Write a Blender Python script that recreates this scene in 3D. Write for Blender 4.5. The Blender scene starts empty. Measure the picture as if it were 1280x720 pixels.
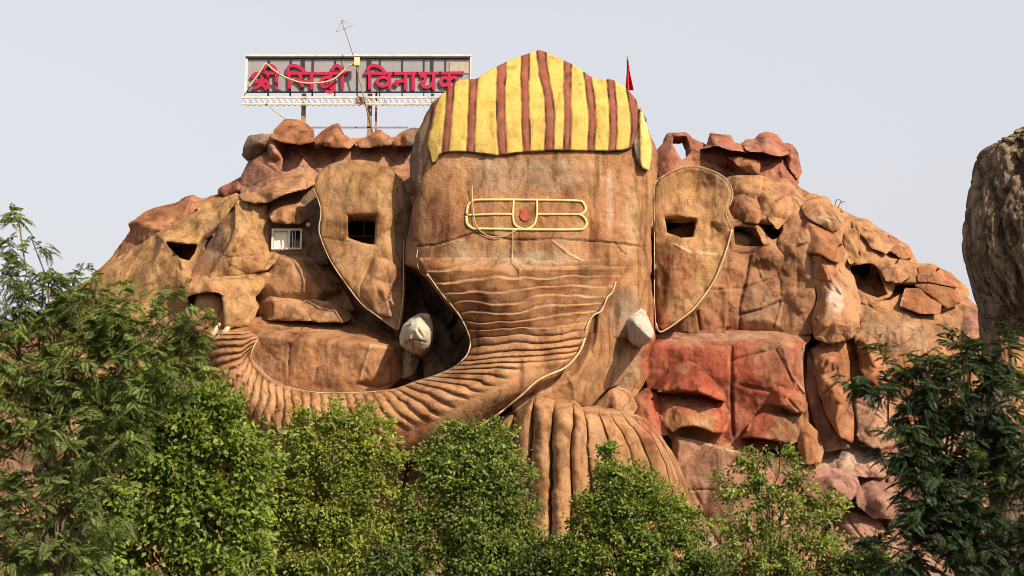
import bpy, math, random
import numpy as np
from mathutils import Vector
from mathutils.geometry import delaunay_2d_cdt

# ------------------------------------------------------------------ camera, sky, sun, exposure
scene = bpy.context.scene
C = scene.collection
R = math.radians
PITCH = R(11.0)
FPX = 1920.0                      # focal length in photograph pixels (1280 wide)
cam_d = bpy.data.cameras.new("camera")
cam = bpy.data.objects.new("camera", cam_d)
C.objects.link(cam)
CAM = np.array([0.0, 0.0, 1.7])
cam.location = CAM
cam.rotation_euler = (R(90) + PITCH, 0, 0)
cam_d.sensor_width = 36.0
cam_d.lens = 36.0 * FPX / 1280.0
cam_d.clip_end = 6000
scene.camera = cam

SUN_EL, SUN_AZ = R(37), R(43)     # azimuth measured to the right of straight behind the camera
world = bpy.data.worlds.new("World")
scene.world = world
world.use_nodes = True
wt = world.node_tree
bg = wt.nodes["Background"]
sky = wt.nodes.new("ShaderNodeTexSky")
sky.sky_type = 'NISHITA'
sky.sun_disc = False
sky.sun_elevation = SUN_EL
sky.sun_rotation = math.pi - SUN_AZ
sky.air_density = 1.6
sky.dust_density = 6.0
sky.ozone_density = 1.0
hsv = wt.nodes.new("ShaderNodeHueSaturation")
hsv.inputs['Saturation'].default_value = 0.45
hsv.inputs['Value'].default_value = 1.0
wt.links.new(sky.outputs[0], hsv.inputs['Color'])
# milky low haze: the sky is brighter and paler towards the horizon
stc = wt.nodes.new("ShaderNodeTexCoord")
sxyz = wt.nodes.new("ShaderNodeSeparateXYZ")
wt.links.new(stc.outputs['Generated'], sxyz.inputs[0])
srp = wt.nodes.new("ShaderNodeMapRange")
srp.inputs['From Min'].default_value, srp.inputs['From Max'].default_value = 0.36, 0.75
srp.inputs['To Min'].default_value, srp.inputs['To Max'].default_value = 1.0, 0.30  # overhead, out of view, dimmed to set the fill light
wt.links.new(sxyz.outputs['Z'], srp.inputs['Value'])
haze = wt.nodes.new("ShaderNodeMix")
haze.data_type = 'RGBA'
haze.blend_type = 'MIX'
haze.inputs[0].default_value = 0.55
haze.inputs[7].default_value = (6.55, 6.5, 6.95, 1)
wt.links.new(hsv.outputs[0], haze.inputs[6])
sml = wt.nodes.new("ShaderNodeMix")
sml.data_type = 'RGBA'
sml.blend_type = 'MULTIPLY'
sml.inputs[0].default_value = 1.0
wt.links.new(haze.outputs[2], sml.inputs[6])
wt.links.new(srp.outputs[0], sml.inputs[7])
wt.links.new(sml.outputs[2], bg.inputs['Color'])
bg.inputs['Strength'].default_value = 0.109

sd = bpy.data.lights.new("sun", 'SUN')
sd.energy = 5.0
sd.angle = R(0.6)
sd.color = (1.0, 0.868, 0.68)
so = bpy.data.objects.new("sun", sd)
C.objects.link(so)
tosun = Vector((math.sin(SUN_AZ) * math.cos(SUN_EL), -math.cos(SUN_AZ) * math.cos(SUN_EL), math.sin(SUN_EL)))
so.rotation_euler = tosun.to_track_quat('Z', 'Y').to_euler()
so.location = (40, -30, 60)

vs = scene.view_settings
vs.view_transform = 'Standard'
vs.look = 'None'
vs.exposure = 0.46
vs.gamma = 1.0
scene.cycles.max_bounces = 6
scene.cycles.filter_width = 0.95
scene.cycles.transparent_max_bounces = 4

rng = np.random.default_rng(7)
random.seed(7)

# ------------------------------------------------------------------ measuring: photograph pixel + depth -> point in the place
CP, SP = math.cos(PITCH), math.sin(PITCH)


def P(px, py, Y):
    px, py, Y = np.broadcast_arrays(np.asarray(px, float), np.asarray(py, float), np.asarray(Y, float))
    a = (px - 640.0) / FPX
    b = (360.0 - py) / FPX
    dy = CP - b * SP
    dz = SP + b * CP
    s = Y / dy
    return np.stack([a * s, Y, CAM[2] + dz * s], -1)


def PT(px, py, Y):
    return Vector(P(px, py, Y).tolist())


# ------------------------------------------------------------------ noise
def _hash(ix, iy, iz, k):
    h = (ix.astype(np.int64) * 374761393 + iy.astype(np.int64) * 668265263 + iz.astype(np.int64) * 2147483647 + k * 1274126177) & 0xFFFFFFFF
    h = ((h ^ (h >> 13)) * 1274126177) & 0xFFFFFFFF
    h = ((h ^ (h >> 16)) * 2246822519) & 0xFFFFFFFF
    h = h ^ (h >> 15)
    return (h & 0xFFFFFF) / float(0xFFFFFF)


def vnoise(p, k=0):
    i = np.floor(p).astype(np.int64)
    f = p - i
    f = f * f * f * (f * (f * 6 - 15) + 10)
    out = 0
    for dx in (0, 1):
        wx = f[..., 0] if dx else 1 - f[..., 0]
        for dy in (0, 1):
            wy = f[..., 1] if dy else 1 - f[..., 1]
            for dz in (0, 1):
                wz = f[..., 2] if dz else 1 - f[..., 2]
                out = out + wx * wy * wz * _hash(i[..., 0] + dx, i[..., 1] + dy, i[..., 2] + dz, k)
    return out * 2 - 1


def fbm(p, octv=4, k=0, gain=0.5):
    a, s, t = 1.0, 0, 0
    for o in range(octv):
        s = s + a * vnoise(p * (2 ** o) + 17.3 * o, k + o)
        t += a
        a *= gain
    return s / t


def lumps(p, k=0, ridge=False):
    """Piecewise planar, continuous facets: the envelope of randomly tilted planes seated in jittered cells."""
    i = np.floor(p).astype(np.int64)
    best = np.full(p.shape[:-1], -1e9)
    second = best.copy()
    for dx in (-1, 0, 1):
        for dy in (-1, 0, 1):
            for dz in (-1, 0, 1):
                c = i + np.array([dx, dy, dz])
                h = [_hash(c[..., 0], c[..., 1], c[..., 2], k + 20 + q) for q in range(7)]
                ctr = c + np.stack(h[:3], -1)
                g = np.stack([h[3] - .5, h[4] - .5, h[5] - .5], -1) * 2.6
                d = p - ctr
                v = h[6] * 0.5 + (g * d).sum(-1) - 0.9 * (d * d).sum(-1)
                second = np.maximum(second, np.minimum(best, v))
                best = np.maximum(best, v)
    return (best, best - second) if ridge else best


def gblur(a, m, s):
    """Gaussian blur of a over the mask m, s in grid cells."""
    if s <= 0.2:
        return a
    r = max(1, int(math.ceil(2.5 * s)))
    w = np.exp(-0.5 * (np.arange(-r, r + 1) / s) ** 2)
    num, den = np.where(m, a, 0.0), m.astype(float)
    for ax in (0, 1):
        n2, d2 = np.zeros_like(num), np.zeros_like(den)
        for k, wk in zip(range(-r, r + 1), w):
            sl_d = [slice(None), slice(None)]
            sl_s = [slice(None), slice(None)]
            L = a.shape[ax]
            if abs(k) >= L:
                continue
            sl_d[ax] = slice(max(0, k), L + min(0, k))
            sl_s[ax] = slice(max(0, -k), L + min(0, -k))
            n2[tuple(sl_d)] += wk * num[tuple(sl_s)]
            d2[tuple(sl_d)] += wk * den[tuple(sl_s)]
        num, den = n2, d2
    return np.where(den > 1e-6, num / np.maximum(den, 1e-6), a)


def seg_dist(X, Y, poly, closed=True):
    """Distance to a polyline and the nearest point on it."""
    n = len(poly)
    best = np.full(X.shape, 1e9)
    bx, by = np.zeros_like(X), np.zeros_like(Y)
    for i in range(n if closed else n - 1):
        x0, y0 = poly[i]
        x1, y1 = poly[(i + 1) % n]
        dx, dy = x1 - x0, y1 - y0
        L = dx * dx + dy * dy + 1e-9
        t = np.clip(((X - x0) * dx + (Y - y0) * dy) / L, 0, 1)
        qx, qy = x0 + t * dx, y0 + t * dy
        d = np.hypot(X - qx, Y - qy)
        m = d < best
        best[m], bx[m], by[m] = d[m], qx[m], qy[m]
    return best, bx, by


def inside(X, Y, poly):
    n = len(poly)
    c = np.zeros(X.shape, bool)
    for i in range(n):
        x0, y0 = poly[i]
        x1, y1 = poly[(i + 1) % n]
        if y0 == y1:
            continue
        m = ((y0 > Y) != (y1 > Y)) & (X < (x1 - x0) * (Y - y0) / (y1 - y0) + x0)
        c ^= m
    return c


def refine(poly, jit, seed, step=5.0, rounds=1):
    """Round the corners of a rough outline and give it a natural wobble."""
    p = np.array([q[:2] for q in poly], float)
    for _ in range(rounds):
        a, b = p, np.roll(p, -1, 0)
        L = np.hypot(*(b - a).T)
        t = np.minimum(0.2, 1.6 / np.maximum(L, 1e-6))[:, None]
        p = np.stack([a + (b - a) * t, b - (b - a) * t], 1).reshape(-1, 2)
    out = []
    for i in range(len(p)):
        a, b = p[i], p[(i + 1) % len(p)]
        n = max(1, int(np.hypot(*(b - a)) / step))
        for k in range(n):
            out.append(a + (b - a) * k / n)
    out = np.array(out)
    if jit:
        q = np.concatenate([out / 14.0, np.full((len(out), 1), seed * 3.7)], 1)
        out[:, 0] += jit * fbm(q, 3, seed)
        out[:, 1] += jit * fbm(q + 31.0, 3, seed + 5)
    return out


# ------------------------------------------------------------------ materials
def nodes_of(name):
    m = bpy.data.materials.new(name)
    m.use_nodes = True
    nt = m.node_tree
    return m, nt, nt.nodes, nt.links, nt.nodes["Principled BSDF"]


def N(nt, kind, **kw):
    n = nt.nodes.new(kind)
    for k, v in kw.items():
        if k in n.inputs:
            n.inputs[k].default_value = v
        else:
            setattr(n, k, v)
    return n


def ramp(nt, fac, stops):
    r = nt.nodes.new("ShaderNodeValToRGB")
    el = r.color_ramp.elements
    while len(el) < len(stops):
        el.new(0.5)
    for e, (p, c) in zip(el, stops):
        e.position = p
        e.color = (c, c, c, 1) if isinstance(c, float) else (*c, 1)
    nt.links.new(fac, r.inputs[0])
    return r.outputs[0]


def mix(nt, kind, fac, a, b):
    n = nt.nodes.new("ShaderNodeMix")
    n.data_type = 'RGBA'
    n.blend_type = kind
    for sock, v in ((n.inputs[0], fac), (n.inputs[6], a), (n.inputs[7], b)):
        if hasattr(v, 'links') or hasattr(v, 'is_linked'):
            nt.links.new(v, sock)
        elif isinstance(v, tuple):
            sock.default_value = (*v, 1)
        else:
            sock.default_value = v
    return n.outputs[2]


def rock_material(name, contrast=1.0, bump=0.5, streak=0.5, fine=1.0, crack=1.0, patch=0.75):
    m, nt, nd, lk, bs = nodes_of(name)
    tc = N(nt, "ShaderNodeTexCoord")
    at = N(nt, "ShaderNodeAttribute", attribute_name="Tint")
    n1 = N(nt, "ShaderNodeTexNoise", Scale=0.45, Detail=9.0, Roughness=0.62)
    n2 = N(nt, "ShaderNodeTexNoise", Scale=2.6, Detail=10.0, Roughness=0.7)
    n3 = N(nt, "ShaderNodeTexNoise", Scale=14.0, Detail=8.0, Roughness=0.75)
    mp = N(nt, "ShaderNodeMapping")
    mp.inputs['Scale'].default_value = (1.9, 1.9, 0.16)
    n4 = N(nt, "ShaderNodeTexNoise", Scale=1.0, Detail=8.0, Roughness=0.68)
    mp5 = N(nt, "ShaderNodeMapping")
    mp5.inputs['Location'].default_value = (13, 5, 8)
    n5 = N(nt, "ShaderNodeTexNoise", Scale=0.9, Detail=9.0, Roughness=0.66)
    for n in (n1, n2, n3):
        lk.new(tc.outputs['Object'], n.inputs['Vector'])
    lk.new(tc.outputs['Object'], mp.inputs[0])
    lk.new(mp.outputs[0], n4.inputs['Vector'])
    lk.new(tc.outputs['Object'], mp5.inputs[0])
    lk.new(mp5.outputs[0], n5.inputs['Vector'])
    k = contrast
    col = at.outputs['Color']
    col = mix(nt, 'MULTIPLY', 1.0, col, ramp(nt, n1.outputs[0], [(0.33, 1 - .50 * k), (0.52, 1.0), (0.72, 1.0)]))
    # rusty wash and pale lime wash, each in patches of its own
    col = mix(nt, 'MIX', ramp(nt, n5.outputs[0], [(0.49, 0.0), (0.63, .42 * k)]), col, (0.34, 0.142, 0.074))
    col = mix(nt, 'MIX', ramp(nt, n2.outputs[0], [(0.57, 0.0), (0.74, .36 * k)]), col, (0.55, 0.38, 0.22))
    col = mix(nt, 'MULTIPLY', 1.0, col, ramp(nt, n2.outputs[0], [(0.30, 1 - .42 * k), (0.46, 1.0)]))
    col = mix(nt, 'MIX', ramp(nt, n1.outputs['Fac'], [(0.52, 0.0), (0.68, .34 * k)]), col, (0.31, 0.215, 0.145))
    # broad dark and pale patches of weather
    n7 = N(nt, "ShaderNodeTexNoise", Scale=1.15, Detail=7.0, Roughness=0.6, Distortion=0.6)
    mp7 = N(nt, "ShaderNodeMapping")
    mp7.inputs['Location'].default_value = (31, 7, 19)
    mp7.inputs['Scale'].default_value = (1, 1, .6)
    lk.new(tc.outputs['Object'], mp7.inputs[0])
    lk.new(mp7.outputs[0], n7.inputs['Vector'])
    col = mix(nt, 'MULTIPLY', patch, col, ramp(nt, n7.outputs[0], [(0.34, (0.50, 0.42, 0.37)), (0.49, (1., 1., 1.))]))
    col = mix(nt, 'MIX', ramp(nt, n7.outputs[0], [(0.56, 0.0), (0.72, .50 * patch)]), col, (0.58, 0.40, 0.235))
    # rain streaks running down
    col = mix(nt, 'MULTIPLY', streak, col, ramp(nt, n4.outputs[0], [(0.33, (0.30, 0.22, 0.17)), (0.46, (1., 1., 1.))]))
    col = mix(nt, 'MULTIPLY', 1.0, col, ramp(nt, n3.outputs[0], [(0.30, 1 - .45 * fine), (0.48, 1.0), (0.8, 1.0)]))
    wd = N(nt, "ShaderNodeVectorMath", operation='MULTIPLY_ADD')
    lk.new(n2.outputs['Color'], wd.inputs[0])
    wd.inputs[1].default_value = (0.55, 0.55, 0.55)
    lk.new(tc.outputs['Object'], wd.inputs[2])
    vo = N(nt, "ShaderNodeTexVoronoi", Scale=0.42)
    vo.feature = 'DISTANCE_TO_EDGE'
    lk.new(wd.outputs[0], vo.inputs['Vector'])
    line = ramp(nt, vo.outputs['Distance'], [(0.0, 1.0), (0.022, 0.0)])
    where = ramp(nt, n5.outputs[0], [(0.44, 0.0), (0.54, 1.0)])
    ck = N(nt, "ShaderNodeMath", operation='MULTIPLY')
    lk.new(line, ck.inputs[0])
    lk.new(where, ck.inputs[1])
    ck2 = N(nt, "ShaderNodeMath", operation='MULTIPLY')
    lk.new(ck.outputs[0], ck2.inputs[0])
    ck2.inputs[1].default_value = .45 * crack
    col = mix(nt, 'MIX', ck2.outputs[0], col, (0.10, 0.05, 0.03))
    n6 = N(nt, "ShaderNodeTexNoise", Scale=38.0, Detail=4.0, Roughness=0.7)
    lk.new(tc.outputs['Object'], n6.inputs['Vector'])
    col = mix(nt, 'MULTIPLY', fine, col, ramp(nt, n6.outputs[0], [(0.34, 0.66), (0.55, 1.0)]))
    lk.new(col, bs.inputs['Base Color'])
    bs.inputs['Roughness'].default_value = 0.93
    bs.inputs['Specular IOR Level'].default_value = 0.18
    b1 = N(nt, "ShaderNodeBump", Strength=bump, Distance=0.12)
    b2 = N(nt, "ShaderNodeBump", Strength=bump * 0.8, Distance=0.03)
    lk.new(n2.outputs[0], b1.inputs['Height'])
    lk.new(n3.outputs[0], b2.inputs['Height'])
    b3 = N(nt, "ShaderNodeBump", Strength=.6 * crack, Distance=-0.05)
    lk.new(ck.outputs[0], b3.inputs['Height'])
    lk.new(b2.outputs[0], b3.inputs['Normal'])
    lk.new(b1.outputs[0], b2.inputs['Normal'])
    lk.new(b3.outputs[0], bs.inputs['Normal'])
    return m


def plain(name, col, rough=0.7, metal=0.0, var=0.25, scale=6.0, bump=0.0):
    m, nt, nd, lk, bs = nodes_of(name)
    tc = N(nt, "ShaderNodeTexCoord")
    n = N(nt, "ShaderNodeTexNoise", Scale=scale, Detail=6.0, Roughness=0.6)
    lk.new(tc.outputs['Object'], n.inputs['Vector'])
    c = mix(nt, 'MULTIPLY', 1.0, col, ramp(nt, n.outputs[0], [(0.3, 1 - var), (0.6, 1.0)]))
    lk.new(c, bs.inputs['Base Color'])
    bs.inputs['Roughness'].default_value = rough
    bs.inputs['Metallic'].default_value = metal
    bs.inputs['Specular IOR Level'].default_value = 0.3
    if bump:
        b = N(nt, "ShaderNodeBump", Strength=bump, Distance=0.03)
        lk.new(n.outputs[0], b.inputs['Height'])
        lk.new(b.outputs[0], bs.inputs['Normal'])
    return m


def leaf_material(name, trans=0.3):
    m, nt, nd, lk, bs = nodes_of(name)
    at = N(nt, "ShaderNodeAttribute", attribute_name="Tint")
    lk.new(at.outputs['Color'], bs.inputs['Base Color'])
    bs.inputs['Roughness'].default_value = 0.5
    bs.inputs['Specular IOR Level'].default_value = 0.35
    tr = N(nt, "ShaderNodeBsdfTranslucent")
    c = mix(nt, 'MULTIPLY', 1.0, at.outputs['Color'], (1.5, 1.5, 0.6))
    lk.new(c, tr.inputs['Color'])
    ms = N(nt, "ShaderNodeMixShader")
    ms.inputs[0].default_value = trans
    lk.new(bs.outputs[0], ms.inputs[1])
    lk.new(tr.outputs[0], ms.inputs[2])
    lk.new(ms.outputs[0], nd["Material Output"].inputs['Surface'])
    return m


M = {}
M['rock'] = rock_material("carved_cement_rock", 1.0, 0.85, 0.7, 1.0)
M['smooth'] = rock_material("smooth_cement", 1.0, 0.7, 0.75, 1.0, 0.22, 1.0)
M['paint'] = rock_material("weathered_paint", 0.42, 0.35, 0.55, 0.9, .25, .22)
M['tusk'] = rock_material("white_limewash", 0.6, 1.0, 0.6, 1.0, .5, .5)
def fibrous(name):
    m, nt, nd, lk, bs = nodes_of(name)
    tc = N(nt, "ShaderNodeTexCoord")
    at = N(nt, "ShaderNodeAttribute", attribute_name="Tint")
    wn = N(nt, "ShaderNodeTexNoise", Scale=0.7, Detail=3.0)
    lk.new(tc.outputs['Object'], wn.inputs['Vector'])
    wd = N(nt, "ShaderNodeVectorMath", operation='MULTIPLY_ADD')
    lk.new(wn.outputs['Color'], wd.inputs[0])
    wd.inputs[1].default_value = (1.1, 1.1, 0.4)
    lk.new(tc.outputs['Object'], wd.inputs[2])
    outs = []
    for sc, zz in ((2.6, .10), (8.0, .07), (22.0, .06)):
        mp = N(nt, "ShaderNodeMapping")
        mp.inputs['Scale'].default_value = (sc, sc, sc * zz)
        mp.inputs['Rotation'].default_value = (0, R(14), 0)
        lk.new(wd.outputs[0], mp.inputs[0])
        n = N(nt, "ShaderNodeTexNoise", Scale=1.0, Detail=6.0, Roughness=0.65)
        lk.new(mp.outputs[0], n.inputs['Vector'])
        outs.append(n.outputs[0])
    col = at.outputs['Color']
    col = mix(nt, 'MULTIPLY', .8, col, ramp(nt, outs[0], [(0.38, .28), (0.53, 1.0)]))
    col = mix(nt, 'MULTIPLY', .8, col, ramp(nt, outs[1], [(0.38, .30), (0.52, 1.0)]))
    col = mix(nt, 'MULTIPLY', .7, col, ramp(nt, outs[2], [(0.34, .50), (0.50, 1.0)]))
    lk.new(col, bs.inputs['Base Color'])
    bs.inputs['Roughness'].default_value = .95
    bs.inputs['Specular IOR Level'].default_value = .15
    b1 = N(nt, "ShaderNodeBump", Strength=1.0, Distance=.17)
    b2 = N(nt, "ShaderNodeBump", Strength=1.0, Distance=.07)
    lk.new(outs[0], b1.inputs['Height'])
    lk.new(outs[1], b2.inputs['Height'])
    lk.new(b1.outputs[0], b2.inputs['Normal'])
    lk.new(b2.outputs[0], bs.inputs['Normal'])
    return m


M['grey'] = fibrous("grey_fibrous_cement")
M['dark'] = plain("dark_interior", (0.012, 0.010, 0.009), 0.95)  # near-black stands in for the darkness inside rooms and windows
M['cream'] = plain("cream_cement_bead", (0.56, 0.42, 0.25), 0.85, var=0.72, scale=1.6)
M['mark'] = plain("cream_yellow_paint", (0.74, 0.60, 0.26), 0.8, var=0.3, scale=4.0)
M['cord'] = plain("pale_cord", (0.60, 0.46, 0.27), 0.85, var=0.3, scale=4.0)
M['thin'] = plain("dull_wire", (0.30, 0.22, 0.15), 0.8)
M['white'] = plain("white_painted_metal", (0.66, 0.64, 0.59), 0.6, var=0.35, scale=3.0)
M['curtain'] = plain("pale_curtain", (0.78, 0.74, 0.62), 0.9, var=0.15, scale=7.0)
M['panel'] = plain("grey_sign_sheet", (0.29, 0.275, 0.30), 0.75, var=0.12, scale=1.5)
M['patch'] = plain("beige_patch_sheet", (0.42, 0.36, 0.31), 0.8, var=0.25, scale=4.0)
M['black'] = plain("dark_metal", (0.035, 0.03, 0.035), 0.6)
M['rust'] = plain("rusty_post", (0.34, 0.21, 0.13), 0.8, var=0.5, scale=5.0)
M['letter'] = plain("red_letter", (0.42, 0.014, 0.055), 0.5, var=0.15)
M['flag'] = plain("red_cloth", (0.55, 0.015, 0.03), 0.9, var=0.2, scale=9.0)
M['bark'] = plain("bark", (0.15, 0.11, 0.075), 0.95, var=0.5, scale=9.0, bump=0.6)
M['soil'] = plain("bare_earth", (0.11, 0.085, 0.055), 0.97, var=0.4, scale=0.6, bump=0.4)
M['leaf'] = leaf_material("green_leaf", 0.34)
M['feather'] = leaf_material("feathery_leaf", 0.38)

GOLD = (0.49, 0.280, 0.120)
TAN = (0.465, 0.243, 0.118)
BROWN = (0.41, 0.200, 0.100)
RUST = (0.42, 0.178, 0.085)
PINK = (0.42, 0.208, 0.145)
CRIM = (0.37, 0.142, 0.095)
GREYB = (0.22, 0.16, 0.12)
SOOT_SHADE = (0.12, 0.098, 0.082)  # soot, darkened further to carry the shade of the trunk recess
RED = (0.37, 0.072, 0.042)

# stains, paint and painted shade laid on the cement: centre, radii, colour, strength
STAINS_AND_SHADE = [
    (519, 185, 13, 62, (0.17, 0.135, 0.11), 1.0), (545, 270, 14, 34, (0.22, 0.12, 0.07), .8), (600, 225, 26, 18, (0.27, 0.14, 0.085), .7), (715, 225, 30, 16, (0.27, 0.15, 0.09), .6), (650, 205, 80, 7, (0.52, 0.38, 0.25), .7),  # first entry: shade painted on the head's left side
    (790, 270, 10, 50, (0.52, 0.36, 0.2), .7), (745, 320, 30, 6, (0.5, 0.3, 0.17), .6), (800, 430, 10, 30, (0.2, 0.15, 0.12), .7),
    (950, 385, 28, 30, (0.24, 0.14, 0.09), .7), (345, 445, 30, 30, (0.36, 0.24, 0.14), .6),  # first entry: the spire's cast shadow painted on the wall
    (905, 470, 95, 58, RED, 1.05), (820, 440, 20, 55, (0.45, 0.10, 0.055), .9), (935, 530, 26, 55, RED, .9),
    (905, 535, 18, 20, (0.46, 0.085, 0.05), 0.8), (815, 520, 16, 35, RED, 0.8), (1000, 425, 14, 8, RED, 1.0),
    (985, 240, 12, 8, (0.42, 0.12, 0.08), 0.7),
    (1045, 378, 11, 20, (0.62, 0.52, 0.42), 1.5), (1030, 275, 24, 8, (0.6, 0.45, 0.3), 0.8),
    (762, 255, 4, 38, (0.62, 0.52, 0.42), 1.0), (680, 322, 30, 9, (0.62, 0.52, 0.38), 0.8), (640, 320, 60, 12, (0.42, 0.30, 0.19), 0.8),
    (560, 315, 40, 14, (0.38, 0.27, 0.17), 0.8), (545, 300, 22, 40, RUST, 0.7), (585, 262, 40, 30, RUST, 0.5), (720, 300, 50, 20, RUST, 0.5),
    (760, 290, 20, 60, RUST, 0.5), (650, 222, 70, 20, (0.46, 0.34, 0.23), 0.6),
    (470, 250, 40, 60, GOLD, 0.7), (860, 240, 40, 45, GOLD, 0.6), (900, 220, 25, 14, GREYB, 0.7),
    (520, 380, 22, 60, SOOT_SHADE, 0.8), (545, 430, 40, 45, SOOT_SHADE, 0.9), (505, 290, 12, 60, (0.2, 0.14, 0.1), 0.8),  # recess soot with painted shade; last: head's shadow painted on the ear
    (545, 460, 20, 20, (0.4, 0.3, 0.2), 0.6), (783, 395, 24, 40, (0.30, 0.24, 0.18), 0.9), (775, 460, 22, 30, (0.38, 0.28, 0.18), 0.8),
    (430, 400, 60, 12, (0.46, 0.30, 0.17), 0.6), (900, 420, 80, 8, (0.44, 0.28, 0.19), 0.8),
    (840, 340, 30, 34, RUST, 0.9), (1075, 620, 60, 60, (0.36, 0.19, 0.15), 0.8), (1060, 570, 40, 16, (0.5, 0.36, 0.27), 0.9),
    (1130, 420, 60, 22, (0.46, 0.30, 0.19), 0.8), (1040, 400, 26, 22, RUST, 0.5),
    (300, 290, 30, 40, GOLD, 0.9), (260, 385, 40, 40, GOLD, 0.6), (170, 350, 60, 40, GOLD, 0.6), (520, 545, 60, 30, RUST, 0.9),
    (270, 300, 16, 35, GREYB, 0.9), (860, 160, 90, 40, CRIM, 0.6),  # first entry: shade of the left-facing fold painted in
]


def stained_shaded(col, px, py, w):
    n = fbm(w * np.array([1.1, 1.1, 0.5]), 4, 90) * 0.55
    for (cx, cy, rx, ry, c, s) in STAINS_AND_SHADE:
        d = np.sqrt(((px - cx) / rx) ** 2 + ((py - cy) / ry) ** 2)
        f = np.clip((1.15 - d + n) * 1.8, 0, 1) * min(1.0, s * 0.8)
        if f.max() <= 0:
            continue
        col = col * (1 - f[..., None]) + np.array(c) * f[..., None]
    return col


# ------------------------------------------------------------------ objects
def link_mesh(name, V, F, mat, parent=None, tint=None, smooth=True, matidx=None):
    me = bpy.data.meshes.new(name)
    V = np.asarray(V, float).reshape(-1, 3)
    if isinstance(F, np.ndarray):
        nf, k = F.shape
        me.vertices.add(len(V))
        me.vertices.foreach_set("co", V.ravel())
        me.loops.add(nf * k)
        me.loops.foreach_set("vertex_index", F.ravel().astype(np.int32))
        me.polygons.add(nf)
        me.polygons.foreach_set("loop_start", (np.arange(nf) * k).astype(np.int32))
        me.polygons.foreach_set("loop_total", np.full(nf, k, np.int32))
        me.update(calc_edges=True)
    else:
        me.from_pydata([tuple(v) for v in V], [], F)
        me.update()
    if tint is not None:
        a = me.color_attributes.new("Tint", 'FLOAT_COLOR', 'POINT')
        a.data.foreach_set("color", np.concatenate([tint, np.ones((len(V), 1))], 1).astype(np.float32).ravel())
    for q in (mat if isinstance(mat, list) else [mat]):
        me.materials.append(q)
    if smooth:
        me.polygons.foreach_set("use_smooth", np.ones(len(me.polygons), bool))
    o = bpy.data.objects.new(name, me)
    C.objects.link(o)
    if parent is not None:
        o.parent = parent
        top = parent
        while top.parent is not None:
            top = top.parent
        if top.type == 'EMPTY' and parent is top:
            o.matrix_parent_inverse.translation = -Vector(top.location)
    return o


def thing(name, label, cat, loc=(0, 0, 0), group=None):
    o = bpy.data.objects.new(name, None)
    o.location = loc
    C.objects.link(o)
    o['label'], o['category'] = label, cat
    if group:
        o['group'] = group
    return o


def tag(o, label, cat, group=None):
    o['label'], o['category'] = label, cat
    if group:
        o['group'] = group
    return o


ZB = np.full((860, 1440), 75.0)            # nearest cement surface met so far, used to lay cords on it


def zsplat(px, py, Y, r=1):
    ix, iy = np.round(px).astype(int) + 80, np.round(py).astype(int) + 40
    for dx in range(-r, r + 1):
        for dy in range(-r, r + 1):
            x, y = ix + dx, iy + dy
            m = (x >= 0) & (x < 1440) & (y >= 0) & (y < 860)
            np.minimum.at(ZB, (y[m], x[m]), Y[m])


def surf(px, py):
    x, y = int(round(px)) + 80, int(round(py)) + 40
    return float(ZB[max(0, y - 2):y + 3, max(0, x - 2):x + 3].min())


SEED = [100]


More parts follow.
